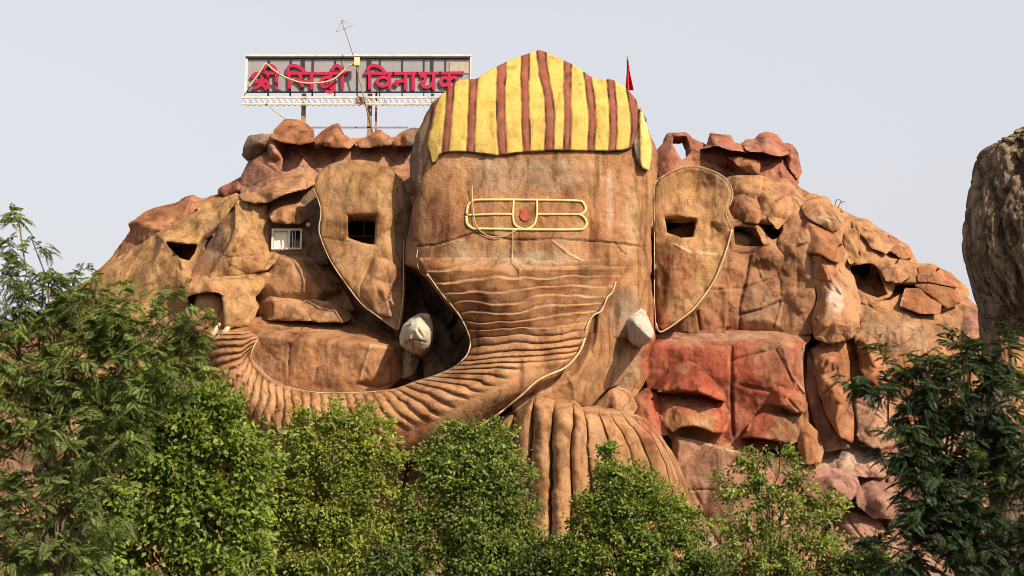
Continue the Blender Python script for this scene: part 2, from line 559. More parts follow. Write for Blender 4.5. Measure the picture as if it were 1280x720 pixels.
def rock(parent, name, outline, inner=(), creases=(), Y=62.0, step=1.6, blur=0.8, edge=7.0, edged=None, thick=2.5, taper=0.3,
         lump=(0.22, 1.7), rough=0.07, tint=TAN, holes=(), lines=(), jit=2.0, mat='rock', label=None, bulge=0.0, extra=None, paint=None, base=None,
         rounds=1):
    """One piece of carved cement: an outline with depths, inner points with depths, triangulated, softened, roughened, and given sides that run back."""
    SEED[0] += 1
    sd_ = SEED[0]
    o3 = [(q[0], q[1], q[2] if len(q) > 2 else Y) for q in outline]
    poly = refine(o3, jit, sd_, rounds=rounds)
    hp = [refine(h, min(jit, 0.5), sd_ + 3, rounds=0) for h in holes]
    x0, y0 = poly.min(0) - 2 * step
    x1, y1 = poly.max(0) + 2 * step
    xs, ys = np.arange(x0, x1 + step, step), np.arange(y0, y1 + step, step)
    X, Yp = np.meshgrid(xs, ys)
    d, bx, by = seg_dist(X, Yp, poly)
    ins = inside(X, Yp, poly)
    sdf = np.where(ins, -d, d)
    for h in hp:
        dh, hx, hy = seg_dist(X, Yp, h)
        sh = np.where(inside(X, Yp, h), dh, -dh)
        m = sh > sdf
        sdf = np.where(m, sh, sdf)
        bx, by = np.where(m, hx, bx), np.where(m, hy, by)
    keep = sdf < step * 0.72
    snap = keep & (sdf > -step * 0.3)
    gx, gy = np.where(snap, bx, X), np.where(snap, by, Yp)
    # depth
    pts = o3 + [tuple(q) for q in inner]
    n0 = len(o3)
    if base is not None:
        D = base(gx, gy)
    else:
        ed = [(i, (i + 1) % n0) for i in range(n0)] + [tuple(c) for c in creases]
        v2, _, fc, ov, _, _ = delaunay_2d_cdt([Vector(q[:2]) for q in pts], ed, [], 0, 1e-4)
        zz = []
        for i, v in enumerate(v2):
            if ov[i]:
                zz.append(pts[ov[i][0]][2])
            else:
                ww = [(1 / (1e-3 + (q[0] - v[0]) ** 2 + (q[1] - v[1]) ** 2), q[2]) for q in pts]
                zz.append(sum(a * b for a, b in ww) / sum(a for a, b in ww))
        D = np.full(X.shape, np.nan)
        for f in fc:
            (ax, ay), (bx_, by_), (cx, cy) = (v2[i][:] for i in f)
            den = (by_ - cy) * (ax - cx) + (cx - bx_) * (ay - cy)
            if abs(den) < 1e-6:
                continue
            u = ((by_ - cy) * (gx - cx) + (cx - bx_) * (gy - cy)) / den
            v = ((cy - ay) * (gx - cx) + (ax - cx) * (gy - cy)) / den
            w = 1 - u - v
            m = (u > -0.01) & (v > -0.01) & (w > -0.01)
            D[m] = (u * zz[f[0]] + v * zz[f[1]] + w * zz[f[2]])[m]
        bad = np.isnan(D)
        if bad.any():
            qa = np.array(pts)
            dd = (gx[bad][:, None] - qa[:, 0]) ** 2 + (gy[bad][:, None] - qa[:, 1]) ** 2
            D[bad] = qa[dd.argmin(1), 2]
    D = gblur(D, keep, blur * 2.0 / step)
    ind = np.clip(-sdf, 0, None)
    if bulge:
        D = D - bulge * np.sqrt(np.clip(ind / max(ind.max(), 1e-6), 0, 1))
    if mat == 'rock':
        edge = edge * .6
    t = np.clip(1 - ind / edge, 0, 1)
    D = D + (edged if edged is not None else edge / 32.0 * .8) * (1 - np.sqrt(np.clip(1 - t * t, 0, 1)))
    if extra is not None:
        D = D + extra(gx, gy)
    w0 = P(gx, gy, D)
    k = int(sd_)
    if lump[0]:
        q = w0 / lump[1] + sd_ * 1.37
        L, gap = lumps(q * np.array([1, 0.7, 0.8]), 1, True)
        D = D - lump[0] * (1.75 if mat == 'rock' else 1.2) * gblur(L, keep, .6)
        if mat == 'rock':
            L2 = lumps(w0 / (lump[1] * .42) * np.array([1, 0.7, 0.9]) + sd_ * .71, 31)
            D = D - lump[0] * .50 * gblur(L2, keep, .5)
            crk = np.exp(-(gap / .045) ** 2) * np.clip(fbm(w0 / 1.6 + sd_, 2, 41) * 3 - .1, 0, 1)
            D = D + .11 * crk
            wr = 1 - np.abs(fbm(w0 * np.array([1.5, 1.5, .9]) + sd_ * 3.1, 4, 47, .6))
            D = D - .10 * wr
    if rough:
        D = D - rough * fbm(w0 / 0.9 + sd_, 5, 3, .6) - rough * 0.6 * fbm(w0 * np.array([4.0, 4.0, 2.2]) + sd_, 2, 8)
    col = np.ones(X.shape + (3,)) * np.array(tint)
    col = col * (1 + 0.13 * fbm(w0 / 2.5 + sd_, 2, 12))[..., None]
    if mat == 'tusk':
        D = D - .12 * gblur(lumps(w0 / .42, 51), keep, .5) - .05 * fbm(w0 * 3.5, 3, 52)
    if mat != 'tusk':
        col = stained_shaded(col, gx, gy, w0)
    for ln in lines:
        lp, wd, dp = ln[0], ln[1], ln[2]
        dl, _, _ = seg_dist(gx, gy, lp, False)
        wob = 1 + 0.4 * fbm(w0 * 2.0, 2, 44)
        g = np.exp(-(dl / (wd * wob)) ** 2)
        D = D + dp * g
        if len(ln) > 3:
            f = np.clip(g * 1.5 * (0.7 + 0.6 * fbm(w0 * 2.0 + 5, 3, 61)), 0, 1)[..., None]
            col = col * (1 - f) + np.array(ln[3]) * f
    if paint is not None:
        col = paint(col, gx, gy, w0)
    zsplat(gx[keep], gy[keep], D[keep])
    Wd = P(gx, gy, D)
    idx = -np.ones(X.shape, int)
    idx[keep] = np.arange(keep.sum())
    a, b, c_, e = idx[:-1, :-1], idx[1:, :-1], idx[1:, 1:], idx[:-1, 1:]
    ok = (a >= 0) & (b >= 0) & (c_ >= 0) & (e >= 0)
    q = np.stack([a[ok], b[ok], c_[ok], e[ok]], 1)
    V = Wd[keep]
    T = col[keep]
    # sides
    E = np.concatenate([q[:, [i, (i + 1) % 4]] for i in range(4)])
    key = np.sort(E, 1)
    kk = key[:, 0].astype(np.int64) * (len(V) + 1) + key[:, 1]
    _, inv, cnt = np.unique(kk, return_inverse=True, return_counts=True)
    BE = E[cnt[inv] == 1]
    bv = np.unique(BE)
    mp = -np.ones(len(V), int)
    mp[bv] = np.arange(len(bv))
    gyy, gxx = np.gradient(sdf, step)
    gl = np.hypot(gxx, gyy) + 1e-6
    nx, nz = (-gxx / gl)[keep][bv], (gyy / gl)[keep][bv]
    base_n = len(V)
    rings = [V[bv]]
    for f in (0.3, 1.0):
        r = V[bv].copy()
        r[:, 1] += thick * f
        r[:, 0] += nx * thick * f * taper
        r[:, 2] += nz * thick * f * taper
        r += (0.10 * f) * np.stack([fbm(r * 1.3, 2, 70), fbm(r * 1.3, 2, 71), fbm(r * 1.3, 2, 72)], 1)
        rings.append(r)
    nb = len(bv)
    Fs = [q]
    for i in range(2):
        o0, o1 = base_n + i * nb, base_n + (i + 1) * nb
        A, B = mp[BE[:, 0]], mp[BE[:, 1]]
        Fs.append(np.stack([B + o0, A + o0, A + o1, B + o1], 1))
    V = np.concatenate([V] + rings)
    T = np.concatenate([T] + [T[bv]] * 3)
    ob = link_mesh(name, V, np.concatenate(Fs), M[mat], parent, np.clip(T, 0.005, 0.9))
    if label:
        ob['label'] = label
    return ob


def ruled(parent, name, PX, PY, D, tint, mat='rock', paint=None, back=1.5, rough=0.05, label=None):
    """A grid of surface points (rows run along the form, columns across), closed by sides that run back."""
    w0 = P(PX, PY, D)
    D = D - rough * fbm(w0 / 0.8, 4, 3) - rough * 0.5 * fbm(w0 * 4.0, 2, 8)
    col = np.ones(PX.shape + (3,)) * np.array(tint)
    col = col * (1 + 0.12 * fbm(w0 / 2.0, 2, 12))[..., None]
    col = stained_shaded(col, PX, PY, w0)
    if paint is not None:
        col = paint(col, w0)
    zsplat(PX.ravel(), PY.ravel(), D.ravel())
    W = P(PX, PY, D)
    W0 = W.copy()
    n, m = PX.shape
    cen = W.mean((0, 1))
    # border runs back
    def skirt(line, f):
        r = line.copy()
        r[:, 1] += back * f
        return r
    V = W.reshape(-1, 3)
    T = col.reshape(-1, 3)
    idx = np.arange(n * m).reshape(n, m)
    F = [np.stack([idx[:-1, :-1], idx[1:, :-1], idx[1:, 1:], idx[:-1, 1:]], -1).reshape(-1, 4)]
    loop = np.concatenate([idx[0, :-1], idx[:-1, -1], idx[-1, :0:-1], idx[:0:-1, 0]])
    nb = len(loop)
    inn = W[n // 2, m // 2]
    k0 = len(V)
    r0 = V[loop]
    axis = np.concatenate([W[:, m // 2][0][None].repeat(m - 1, 0), W[:-1, m // 2], W[:, m // 2][-1][None].repeat(m - 1, 0), W[:0:-1, m // 2]])
    r1 = r0 + (axis - r0) * 0.25
    r1[:, 1] = np.maximum(r0[:, 1], axis[:, 1]) + back
    V = np.concatenate([V, r0, r1])
    T = np.concatenate([T, T[loop], T[loop]])
    i = np.arange(nb)
    j = (i + 1) % nb
    F.append(np.stack([k0 + i, k0 + j, k0 + nb + j, k0 + nb + i], 1))
    ob = link_mesh(name, V, np.concatenate(F), M[mat], parent, np.clip(T, 0.005, 0.9))
    if label:
        ob['label'] = label
    return ob


def resample(pts, n, smooth=True):
    p = np.array(pts, float)
    if smooth and len(p) > 2:
        out = []
        for i in range(len(p) - 1):
            p0, p1, p2, p3 = p[max(i - 1, 0)], p[i], p[i + 1], p[min(i + 2, len(p) - 1)]
            for t in np.linspace(0, 1, 12, endpoint=False):
                out.append(0.5 * ((2 * p1) + (p2 - p0) * t + (2 * p0 - 5 * p1 + 4 * p2 - p3) * t * t + (3 * p1 - p0 - 3 * p2 + p3) * t ** 3))
        out.append(p[-1])
        p = np.array(out)
    s = np.concatenate([[0], np.cumsum(np.hypot(np.diff(p[:, 0]), np.diff(p[:, 1])))])
    u = np.linspace(0, s[-1], n)
    return np.stack([np.interp(u, s, p[:, k]) for k in range(p.shape[1])], 1)


def tube_geo(pts, r, sides=6):
    pts = [Vector(p) for p in pts]
    rs = r if hasattr(r, '__len__') else [r] * len(pts)
    V, F = [], []
    up = None
    for i, p in enumerate(pts):
        d = (pts[min(i + 1, len(pts) - 1)] - pts[max(i - 1, 0)])
        d = d.normalized() if d.length > 1e-9 else Vector((0, 0, 1))
        a = d.cross(Vector((0, 1, 0.13))) if abs(d.y) < 0.9 else d.cross(Vector((1, 0, 0)))
        a.normalize()
        b = d.cross(a)
        for k in range(sides):
            t = 2 * math.pi * k / sides
            V.append(p + (a * math.cos(t) + b * math.sin(t)) * rs[i])
    for i in range(len(pts) - 1):
        for k in range(sides):
            k2 = (k + 1) % sides
            F.append((i * sides + k, i * sides + k2, (i + 1) * sides + k2, (i + 1) * sides + k))
    F.append(tuple(range(sides))[::-1])
    F.append(tuple((len(pts) - 1) * sides + k for k in range(sides)))
    return [tuple(v) for v in V], F


class MB:
    def __init__(self):
        self.V, self.F = [], []

    def add(self, V, F):
        o = len(self.V)
        self.V += [tuple(v) for v in V]
        self.F += [tuple(i + o for i in f) for f in F]
        return self

    def tube(self, pts, r, sides=6):
        return self.add(*tube_geo(pts, r, sides))

    def box(self, lo, hi):
        x0, y0, z0 = lo
        x1, y1, z1 = hi
        V = [(x0, y0, z0), (x1, y0, z0), (x1, y1, z0), (x0, y1, z0), (x0, y0, z1), (x1, y0, z1), (x1, y1, z1), (x0, y1, z1)]
        F = [(0, 3, 2, 1), (4, 5, 6, 7), (0, 1, 5, 4), (1, 2, 6, 5), (2, 3, 7, 6), (3, 0, 4, 7)]
        return self.add(V, F)

    def build(self, name, mat, parent=None, smooth=False):
        return link_mesh(name, self.V, self.F, mat, parent, smooth=smooth)


def laid(pts, lift=0.05, n=None, smooth=True):
    """Points in the photograph laid on the cement in the place."""
    p = resample(pts, n or max(4, int(len(pts) * 7)), smooth)
    ys = np.array([surf(x, y) for x, y in p[:, :2]])
    k = np.ones(3) / 3
    ys = np.convolve(np.pad(ys, 1, mode='edge'), k, 'valid')
    return [PT(x, y, yy - lift) for (x, y), yy in zip(p[:, :2], ys)]


def opening(parent, poly, Yf, depth=1.6, name="opening"):
    """A dark room behind a hole: five inner faces."""
    cx = sum(p[0] for p in poly) / len(poly)
    cy = sum(p[1] for p in poly) / len(poly)
    f = [P(cx + (x - cx) * 1.25, cy + (y - cy) * 1.25, Yf) for x, y in poly]
    n = len(f)
    b = [q + np.array([0, depth, 0]) for q in f]
    V = f + b
    F = [(i, (i + 1) % n, n + (i + 1) % n, n + i) for i in range(n)] + [tuple(range(n, 2 * n))]
    return link_mesh(name, V, F, M['dark'], parent, smooth=False)

# ------------------------------------------------------------------ ground
def ground():
    n = 40
    xs = np.linspace(-1, 1, n)
    xs = np.sign(xs) * np.abs(xs) ** 3 * 2500
    X, Yg = np.meshgrid(xs, xs + 40)
    V = np.stack([X, Yg, np.zeros_like(X)], -1).reshape(-1, 3)
    i = np.arange(n * n).reshape(n, n)
    F = np.stack([i[:-1, :-1], i[:-1, 1:], i[1:, 1:], i[1:, :-1]], -1).reshape(-1, 4)
    o = link_mesh("ground", V, F, M['soil'], smooth=False)
    o['kind'] = 'structure'


ground()

# ------------------------------------------------------------------ the rock hill temple
hill = thing("rock_hill_temple", "brown and red artificial rock hill with cave windows around the elephant face", "building", PT(640, 789, 64))

rock(hill, "rock_mass", [
    (-150, 790, 66), (-140, 560, 68), (-60, 470, 68), (0, 415, 68), (60, 385, 68), (108, 352, 68), (135, 330, 68), (160, 300, 68), (185, 272, 68), (230, 254, 68), (275, 246, 68), (303, 225, 69),
    (312, 196, 69.5), (318, 178, 69.5), (345, 172, 69.5), (400, 176, 69.5), (480, 172, 69.5), (530, 172, 69.5), (600, 150, 69.5), (740, 150, 69.5), (800, 186, 69.5), (826, 204, 69.5),
    (853, 208, 69.5), (880, 192, 69.5), (930, 180, 69.5), (975, 180, 69.5), (994, 208, 69.5), (996, 232, 69), (1030, 250, 68), (1062, 276, 68), (1098, 294, 68), (1130, 314, 68), (1142, 332, 68),
    (1185, 348, 68), (1210, 372, 68), (1240, 402, 68), (1300, 430, 68), (1400, 470, 68), (1440, 560, 68), (1440, 790, 66)],
    inner=[(300, 330, 63.70), (200, 400, 63.90), (420, 300, 63.90), (420, 420, 62.90), (300, 560, 61.40), (150, 600, 61.40), (500, 480, 62.40), (640, 300, 62.40), (640, 560, 59.90), (850, 300, 63.80), (950, 300, 64.40),
           (1000, 450, 63.00), (900, 600, 60.90), (1100, 420, 63.40), (1080, 640, 60.40), (1200, 600, 61.90), (1160, 380, 65.40), (-50, 600, 64.40), (1000, 520, 62.60), (880, 440, 63.00), (450, 220, 66.40), (900, 230, 66.80)],
    step=4, blur=5, edge=10, lump=(0.7, 2.6), rough=0.2, tint=BROWN, thick=7, taper=0.1)

# --- crown, left
CR = dict(tint=PINK, lump=(0.22, 1.5))
rock(hill, "rock_face", [(303, 222, 66.5), (318, 190, 67), (345, 172, 67), (400, 174, 67), (470, 172, 67), (522, 170, 67.3), (545, 200, 67), (530, 265, 66), (430, 262, 65.6), (330, 250, 65.4)],
     inner=[(350, 205, 66.2), (440, 205, 66.6)], tint=PINK, lump=(0.2, 1.6),
     lines=[([(366, 186), (405, 222)], 1.0, 0.08, (0.2, 0.09, 0.06)), ([(430, 180), (405, 222), (395, 240)], 1.0, 0.08, (0.2, 0.09, 0.06)), ([(400, 185), (372, 225)], .9, .06, (0.2, 0.09, 0.06)),
            ([(455, 185), (440, 215)], .9, .06, (0.22, 0.1, 0.07)), ([(452, 190), (490, 225)], .9, .06, (0.22, 0.1, 0.07)), ([(480, 190), (505, 212)], .9, .06, (0.22, 0.1, 0.07))])
rock(hill, "rock_face", [(300, 222, 66), (313, 196, 66.2), (332, 186, 66.2), (352, 215, 65.2), (395, 213, 65), (380, 240, 64.6), (300, 250, 65)], inner=[(340, 222, 64.6)], tint=PINK)
rock(hill, "boulder", [(302, 196, 66), (304, 182, 66), (311, 170, 66), (329, 167, 66), (338, 170, 66), (334, 187, 66), (322, 200, 66), (310, 203, 66)], inner=[(326, 178, 64.9), (313, 185, 65.4)], tint=GREYB, edge=5)
rock(hill, "boulder", [(329, 168, 66), (343, 167, 66), (350, 185, 65.6), (354, 200, 65.3), (352, 216, 65), (345, 214, 65), (336, 200, 65.4)], inner=[(343, 190, 64.8)], tint=PINK, edge=4)
rock(hill, "boulder", [(341, 163, 65.5), (348, 155, 66), (357, 148, 66.3), (378, 149, 66.3), (386, 156, 66), (393, 164, 65.6), (394, 178, 65), (375, 181, 64.6), (352, 178, 64.7), (338, 172, 65)],
     inner=[(356, 165, 64.8), (385, 168, 64.9)], tint=RUST, edge=4, lump=(0.12, 1.2))
rock(hill, "boulder", [(392, 172, 66), (404, 164, 66.2), (415, 156, 66.4), (424, 155, 66.4), (430, 166, 66.2), (446, 178, 66), (436, 186, 65.6), (415, 184, 65.4), (398, 180, 65.5)], inner=[(420, 168, 65.2), (410, 176, 65.0)], tint=RUST, edge=4, lump=(0.12, 1.2))
rock(hill, "boulder", [(444, 178, 66.2), (458, 170, 66.4), (474, 161, 66.4), (484, 168, 66.3), (494, 174, 66.2), (488, 182, 65.8), (465, 184, 65.6), (450, 184, 65.8)], inner=[(472, 172, 65.4)], tint=RUST, edge=4, lump=(0.12, 1.2))
rock(hill, "boulder", [(486, 180, 66.2), (500, 166, 66.6), (515, 158, 66.6), (526, 160, 66.6), (522, 182, 66), (505, 184, 65.8)], inner=[(508, 172, 65.6)], tint=RUST, edge=4, lump=(0.12, 1.2))
rock(hill, "boulder", [(272, 243, 66.5), (273, 235, 66.5), (290, 227, 66.5), (304, 219, 66.5), (312, 226, 66.2), (302, 240, 65.8), (285, 246, 66)], inner=[(296, 234, 65.6)], tint=CRIM, edge=4)
# --- left slope
rock(hill, "rock_face", [(98, 372, 66), (124, 337, 66.5), (145, 313, 66.8), (164, 287, 66.5), (160, 279, 66.2), (182, 264, 67), (202, 257, 67), (222, 252, 67), (230, 246, 67), (241, 243, 67), (253, 249, 67), (275, 241, 67),
                         (305, 240, 66.5), (300, 262, 64.8), (230, 300, 64.6), (150, 380, 65)],
     inner=[(176, 276, 65.6), (238, 252, 65.8), (215, 270, 66), (195, 285, 65), (170, 305, 65.6), (262, 252, 65.8)], tint=RUST, lump=(0.3, 1.7))
HOLE1 = [(206, 301), (222, 304), (247, 306), (243, 317), (236, 326), (226, 323), (214, 312)]
rock(hill, "rock_face", [(100, 365, 65.5), (122, 337, 65.6), (156, 317, 65.4), (195, 292, 65), (210, 285, 64.8), (232, 268, 64.8), (262, 252, 64.9), (297, 241, 64.8), (302, 252, 64), (276, 278, 64.2), (256, 306, 64.2),
                         (240, 338, 63.4), (236, 372, 62.8), (250, 420, 62.6), (150, 480, 62.5), (40, 470, 64)],
     inner=[(205, 296, 63.6), (248, 300, 63.5), (190, 335, 63.3), (228, 340, 63.0), (250, 275, 64.0)], tint=GOLD, holes=[HOLE1], lump=(0.3, 2.0),
     lines=[([(195, 292), (206, 301), (226, 324), (228, 335)], 2.0, -0.12), ([(178, 318), (200, 292)], 1, .1)])
opening(hill, HOLE1, 64.3, 0.9, "cave_opening")
rock(hill, "boulder", [(238, 338, 63.4), (254, 312, 63.9), (274, 280, 64.0), (300, 247, 64.3), (300, 262, 63.2), (296, 288, 62.4), (280, 318, 62.2), (264, 346, 61.9), (244, 352, 62.4), (236, 366, 62.8)],
     inner=[(280, 288, 62.9), (262, 320, 62.7)], tint=BROWN, edge=3, lump=(0.15, 1.4))
rock(hill, "rock_face", [(293, 252, 63.8), (305, 250, 63.6), (335, 254, 63.4), (338, 286, 63.1), (338, 312, 62.8), (352, 318, 62.6), (335, 338, 62.2), (290, 348, 61.9), (258, 350, 62.0), (268, 334, 62.0), (283, 308, 62.0), (294, 284, 62.2)],
     inner=[(302, 290, 61.9), (318, 270, 62.9), (292, 320, 61.7), (325, 300, 62.7)], tint=GOLD, edge=5, lump=(0.12, 1.4),
     lines=[([(296, 252), (305, 268), (314, 282), (300, 300), (288, 330)], 1.6, -.12), ([(300, 285), (285, 312), (270, 325)], 2.0, -.14), ([(312, 255), (318, 300)], 1.3, .12), ([(284, 322), (330, 318)], 1.0, .1)])
# recess with its hood and window
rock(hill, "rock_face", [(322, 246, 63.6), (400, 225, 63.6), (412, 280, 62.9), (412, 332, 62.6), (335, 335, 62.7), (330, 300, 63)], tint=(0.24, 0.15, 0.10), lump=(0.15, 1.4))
rock(hill, "ledge", [(297, 243, 64.4), (318, 240, 64.4), (345, 224, 64.8), (372, 212, 65), (388, 212, 65), (398, 219, 64.4), (394, 230, 63.4), (380, 236, 62.6), (358, 242, 62.2), (336, 253, 62.4), (318, 254, 62.8), (303, 252, 63)],
     inner=[(340, 240, 62.3), (378, 224, 63.0), (345, 232, 63.1), (316, 246, 63)], tint=TAN, edge=4, lump=(0.1, 1.4), thick=3, lines=[([(336, 250), (336, 244)], 1, .1)])
rock(hill, "boulder", [(336, 263, 63.2), (343, 254, 63.6), (354, 249, 63.8), (376, 247, 63.8), (383, 258, 63.4), (388, 273, 63), (374, 280, 62.2), (358, 281, 62.1), (340, 278, 62.3)], inner=[(354, 262, 62.2), (373, 262, 62.2), (352, 276, 61.9)],
     tint=TAN, edge=4, lump=(0.08, 1.2))

WIN = thing  # window builder below


def window(parent, x0, y0, x1, y1, Y, curtain=True, fm='white'):
    w = MB()
    a, b = P(x0, y0, Y), P(x1, y1, Y)
    L, Rr, T, B = a[0], b[0], a[2], b[2]
    t = 0.075
    w.box((L, Y - .05, B), (Rr, Y + .05, B + t)).box((L, Y - .05, T - t), (Rr, Y + .05, T))
    w.box((L, Y - .048, B + t), (L + t, Y + .048, T - t)).box((Rr - t, Y - .048, B + t), (Rr, Y + .048, T - t))
    mx = L + (Rr - L) * 0.58
    w.box((mx - .04, Y - .046, B + t), (mx + .04, Y + .046, T - t))
    f = w.build("window", M[fm], parent)
    d = MB()
    d.box((L + t, Y + .20, B + t), (Rr - t, Y + .24, T - t))
    d.build("dark_pane", M['dark'], f)
    if curtain:
        n = 24
        xs = np.linspace(L + t, mx - .04, n)
        V, F = [], []
        for i, x in enumerate(xs):
            yy = Y + .12 + .012 * math.sin(i * 1.3)
            V += [(x, yy, B + t), (x, yy, T - t)]
        F = [(2 * i, 2 * i + 2, 2 * i + 3, 2 * i + 1) for i in range(n - 1)]
        link_mesh("curtain", V, F, M['curtain'], f)
    bars = MB()
    for k in range(1, 3):
        x = mx + .04 + (Rr - t - mx - .04) * k / 4
        bars.box((x - .011, Y - .02, B + t), (x + .011, Y + .016, T - t))
    bars.build("window_bars", M['white' if curtain else 'black'], f)
    return f


window(hill, 340, 286, 377, 312, 62.45)
mb = MB()
p = PT(386, 281, 62.6)
mb.tube([p, p + Vector((0, -.25, -.05))], [.06, .09], 8)
mb.build("lamp_bulb", M['white'], hill)

# --- lower left rocks and ledge
rock(hill, "boulder", [(225, 350, 62.4), (252, 344, 62.5), (275, 347, 62.2), (288, 362, 61.6), (290, 376, 61.2), (270, 366, 61.2), (252, 366, 61.4), (232, 372, 61.8)], inner=[(262, 356, 61.3)], tint=TAN, edge=4)
rock(hill, "rock_face", [(248, 364, 62.2), (282, 372, 61.6), (292, 392, 61.2), (285, 420, 60.8), (255, 430, 61.2), (236, 400, 62)], inner=[(266, 395, 61.4)], tint=RUST)
rock(hill, "rock_face", [(268, 346, 62), (300, 345, 62.2), (330, 338, 62.6), (345, 345, 62.6), (330, 360, 62.4), (318, 372, 62.1), (325, 382, 61.6), (320, 398, 61.4), (310, 408, 61), (280, 412, 60.7), (280, 380, 61)],
     inner=[(300, 358, 61.4), (304, 362, 61.2), (296, 392, 60.7), (310, 378, 61)], tint=GOLD, edge=5)
rock(hill, "rock_face", [(312, 330, 62.9), (345, 318, 63), (400, 318, 63), (412, 335, 62.9), (430, 360, 62.6), (445, 388, 62.2), (400, 396, 62.2), (345, 384, 62.4), (322, 372, 62.9), (316, 350, 62.9)],
     inner=[(362, 327, 62), (378, 330, 61.8), (345, 365, 61.9), (395, 365, 61.5), (330, 350, 62.5)], creases=[(10, 11)], tint=TAN, edge=6, lump=(0.14, 1.5), lines=[([(376, 326), (392, 345), (402, 358), (414, 376)], 1.4, .12), ([(338, 352), (352, 340), (368, 326)], 1, .08)])
rock(hill, "boulder", [(324, 396, 62.6), (326, 378, 62.8), (335, 366, 62.6), (345, 367, 62), (372, 374, 61.6), (410, 376, 61.6), (428, 382, 61.6), (442, 398, 61.4), (430, 404, 60.9), (390, 402, 60.9), (340, 400, 61.1)],
     inner=[(341, 376, 61.1), (370, 382, 60.9), (420, 388, 60.9)], tint=TAN, edge=5, lines=[([(386, 372), (398, 376), (416, 382), (430, 381)], 1.0, -.05, (0.6, 0.45, 0.28))])
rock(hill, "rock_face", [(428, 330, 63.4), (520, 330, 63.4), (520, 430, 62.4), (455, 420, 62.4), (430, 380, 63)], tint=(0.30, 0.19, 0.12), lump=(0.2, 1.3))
rock(hill, "ledge", [(258, 418, 60.6), (280, 402, 61.4), (330, 396, 62.2), (400, 396, 62.4), (440, 398, 62.2), (490, 418, 61.7), (504, 432, 60.8), (504, 470, 60.4), (486, 486, 60.0), (440, 500, 59.8), (350, 500, 60), (300, 480, 60.2), (270, 440, 60.4)],
     inner=[(325, 419, 60.3), (372, 423, 59.8), (420, 427, 59.5), (462, 430, 59.2), (490, 434, 59.6), (449, 478, 59.5), (366, 470, 59.8), (352, 440, 60.0), (470, 470, 59.3), (320, 450, 60.4)],
     creases=[(13, 14), (14, 15), (15, 16), (16, 17)], tint=(0.43, 0.21, 0.098), edge=5, lump=(0.10, 1.8), blur=1.2,
     lines=[([(464, 431), (456, 452), (449, 477)], 1.6, -.10, (0.52, 0.36, 0.2)), ([(362, 430), (360, 470)], 1.4, .12), ([(449, 479), (470, 484), (500, 478)], 1.5, .2), ([(466, 431), (490, 436)], 1.0, -.05, (0.55, 0.4, 0.25))])

# --- crown, right
HOLE2 = [(842, 172), (857, 170), (861, 181), (862, 192), (853, 201), (846, 190), (841, 181)]
rock(hill, "rock_arch", [(806, 215, 66), (818, 190, 66.4), (829, 179, 66.5), (833, 166, 66.5), (858, 165, 66.5), (868, 174, 66.5), (882, 180, 66.4), (890, 195, 66), (895, 225, 65.4), (840, 232, 65), (810, 240, 65)],
     inner=[(834, 195, 65.2), (852, 210, 65.0), (872, 195, 65.4), (850, 167, 66.0)], holes=[HOLE2], tint=CRIM, edge=5, edged=.2, thick=0.9, taper=-0.02, lump=(0.15, 1.2))
rock(hill, "rock_face", [(866, 195, 66), (885, 182, 66.4), (935, 182, 66.6), (990, 188, 66.4), (1000, 206, 66), (1002, 214, 66), (998, 230, 65.5), (1006, 245, 65), (940, 262, 64.4), (880, 250, 64.6), (862, 225, 65)],
     inner=[(915, 205, 66.2), (905, 196, 65.6), (940, 215, 65.2), (975, 210, 65.0), (918, 218, 66.2), (955, 235, 64.4)], tint=CRIM, lump=(0.2, 1.4),
     lines=[([(880, 196), (900, 208), (925, 214)], 2.5, .25), ([(905, 196), (920, 210), (938, 217)], 1.6, -.2)])
rock(hill, "boulder", [(876, 187, 65.4), (884, 182, 65.8), (887, 166, 66.2), (914, 168, 66.2), (919, 178, 66), (934, 185, 65.6), (934, 191, 64.9), (918, 188, 64.3), (895, 183, 64.3), (883, 186, 64.7)],
     inner=[(905, 178, 65.0)], tint=CRIM, edge=3, lump=(0.08, 1.0))
rock(hill, "boulder", [(924, 180, 66), (932, 175, 66.2), (944, 174, 66.2), (948, 167, 66.3), (958, 164, 66.3), (972, 168, 66.2), (979, 178, 66), (987, 192, 65.2), (975, 196, 64.5), (955, 191, 64.2), (936, 190, 64.4)],
     inner=[(958, 178, 64.9)], tint=CRIM, edge=3, lump=(0.10, 1.0))
rock(hill, "boulder", [(976, 182, 66.2), (982, 177, 66.4), (990, 180, 66.4), (998, 190, 66.3), (1000, 205, 66), (1003, 215, 65.8), (998, 226, 65.4), (986, 210, 65.3)], inner=[(990, 195, 65.2)], tint=CRIM, edge=4)
rock(hill, "boulder", [(908, 195, 65.4), (925, 196, 65.2), (950, 200, 65), (950, 222, 64.7), (938, 218, 64.6), (924, 208, 64.9)], inner=[(940, 206, 64.4)], tint=RUST, edge=3)
rock(hill, "rock_face", [(880, 232, 65), (915, 220, 64.8), (945, 219, 64.6), (985, 224, 64.6), (1003, 236, 64.4), (1006, 252, 64), (996, 275, 63.6), (985, 298, 63), (968, 282, 62.9), (940, 280, 63.2), (915, 276, 63.6), (905, 260, 64.2)],
     inner=[(930, 236, 63.8), (958, 245, 63.1), (985, 238, 63.3), (950, 274, 62.7), (925, 265, 64.0), (968, 262, 62.6), (985, 270, 63.0)], tint=TAN, edge=4, lump=(0.2, 1.4))
W2 = [(917, 284), (944, 285), (957, 306), (940, 308), (919, 307)]
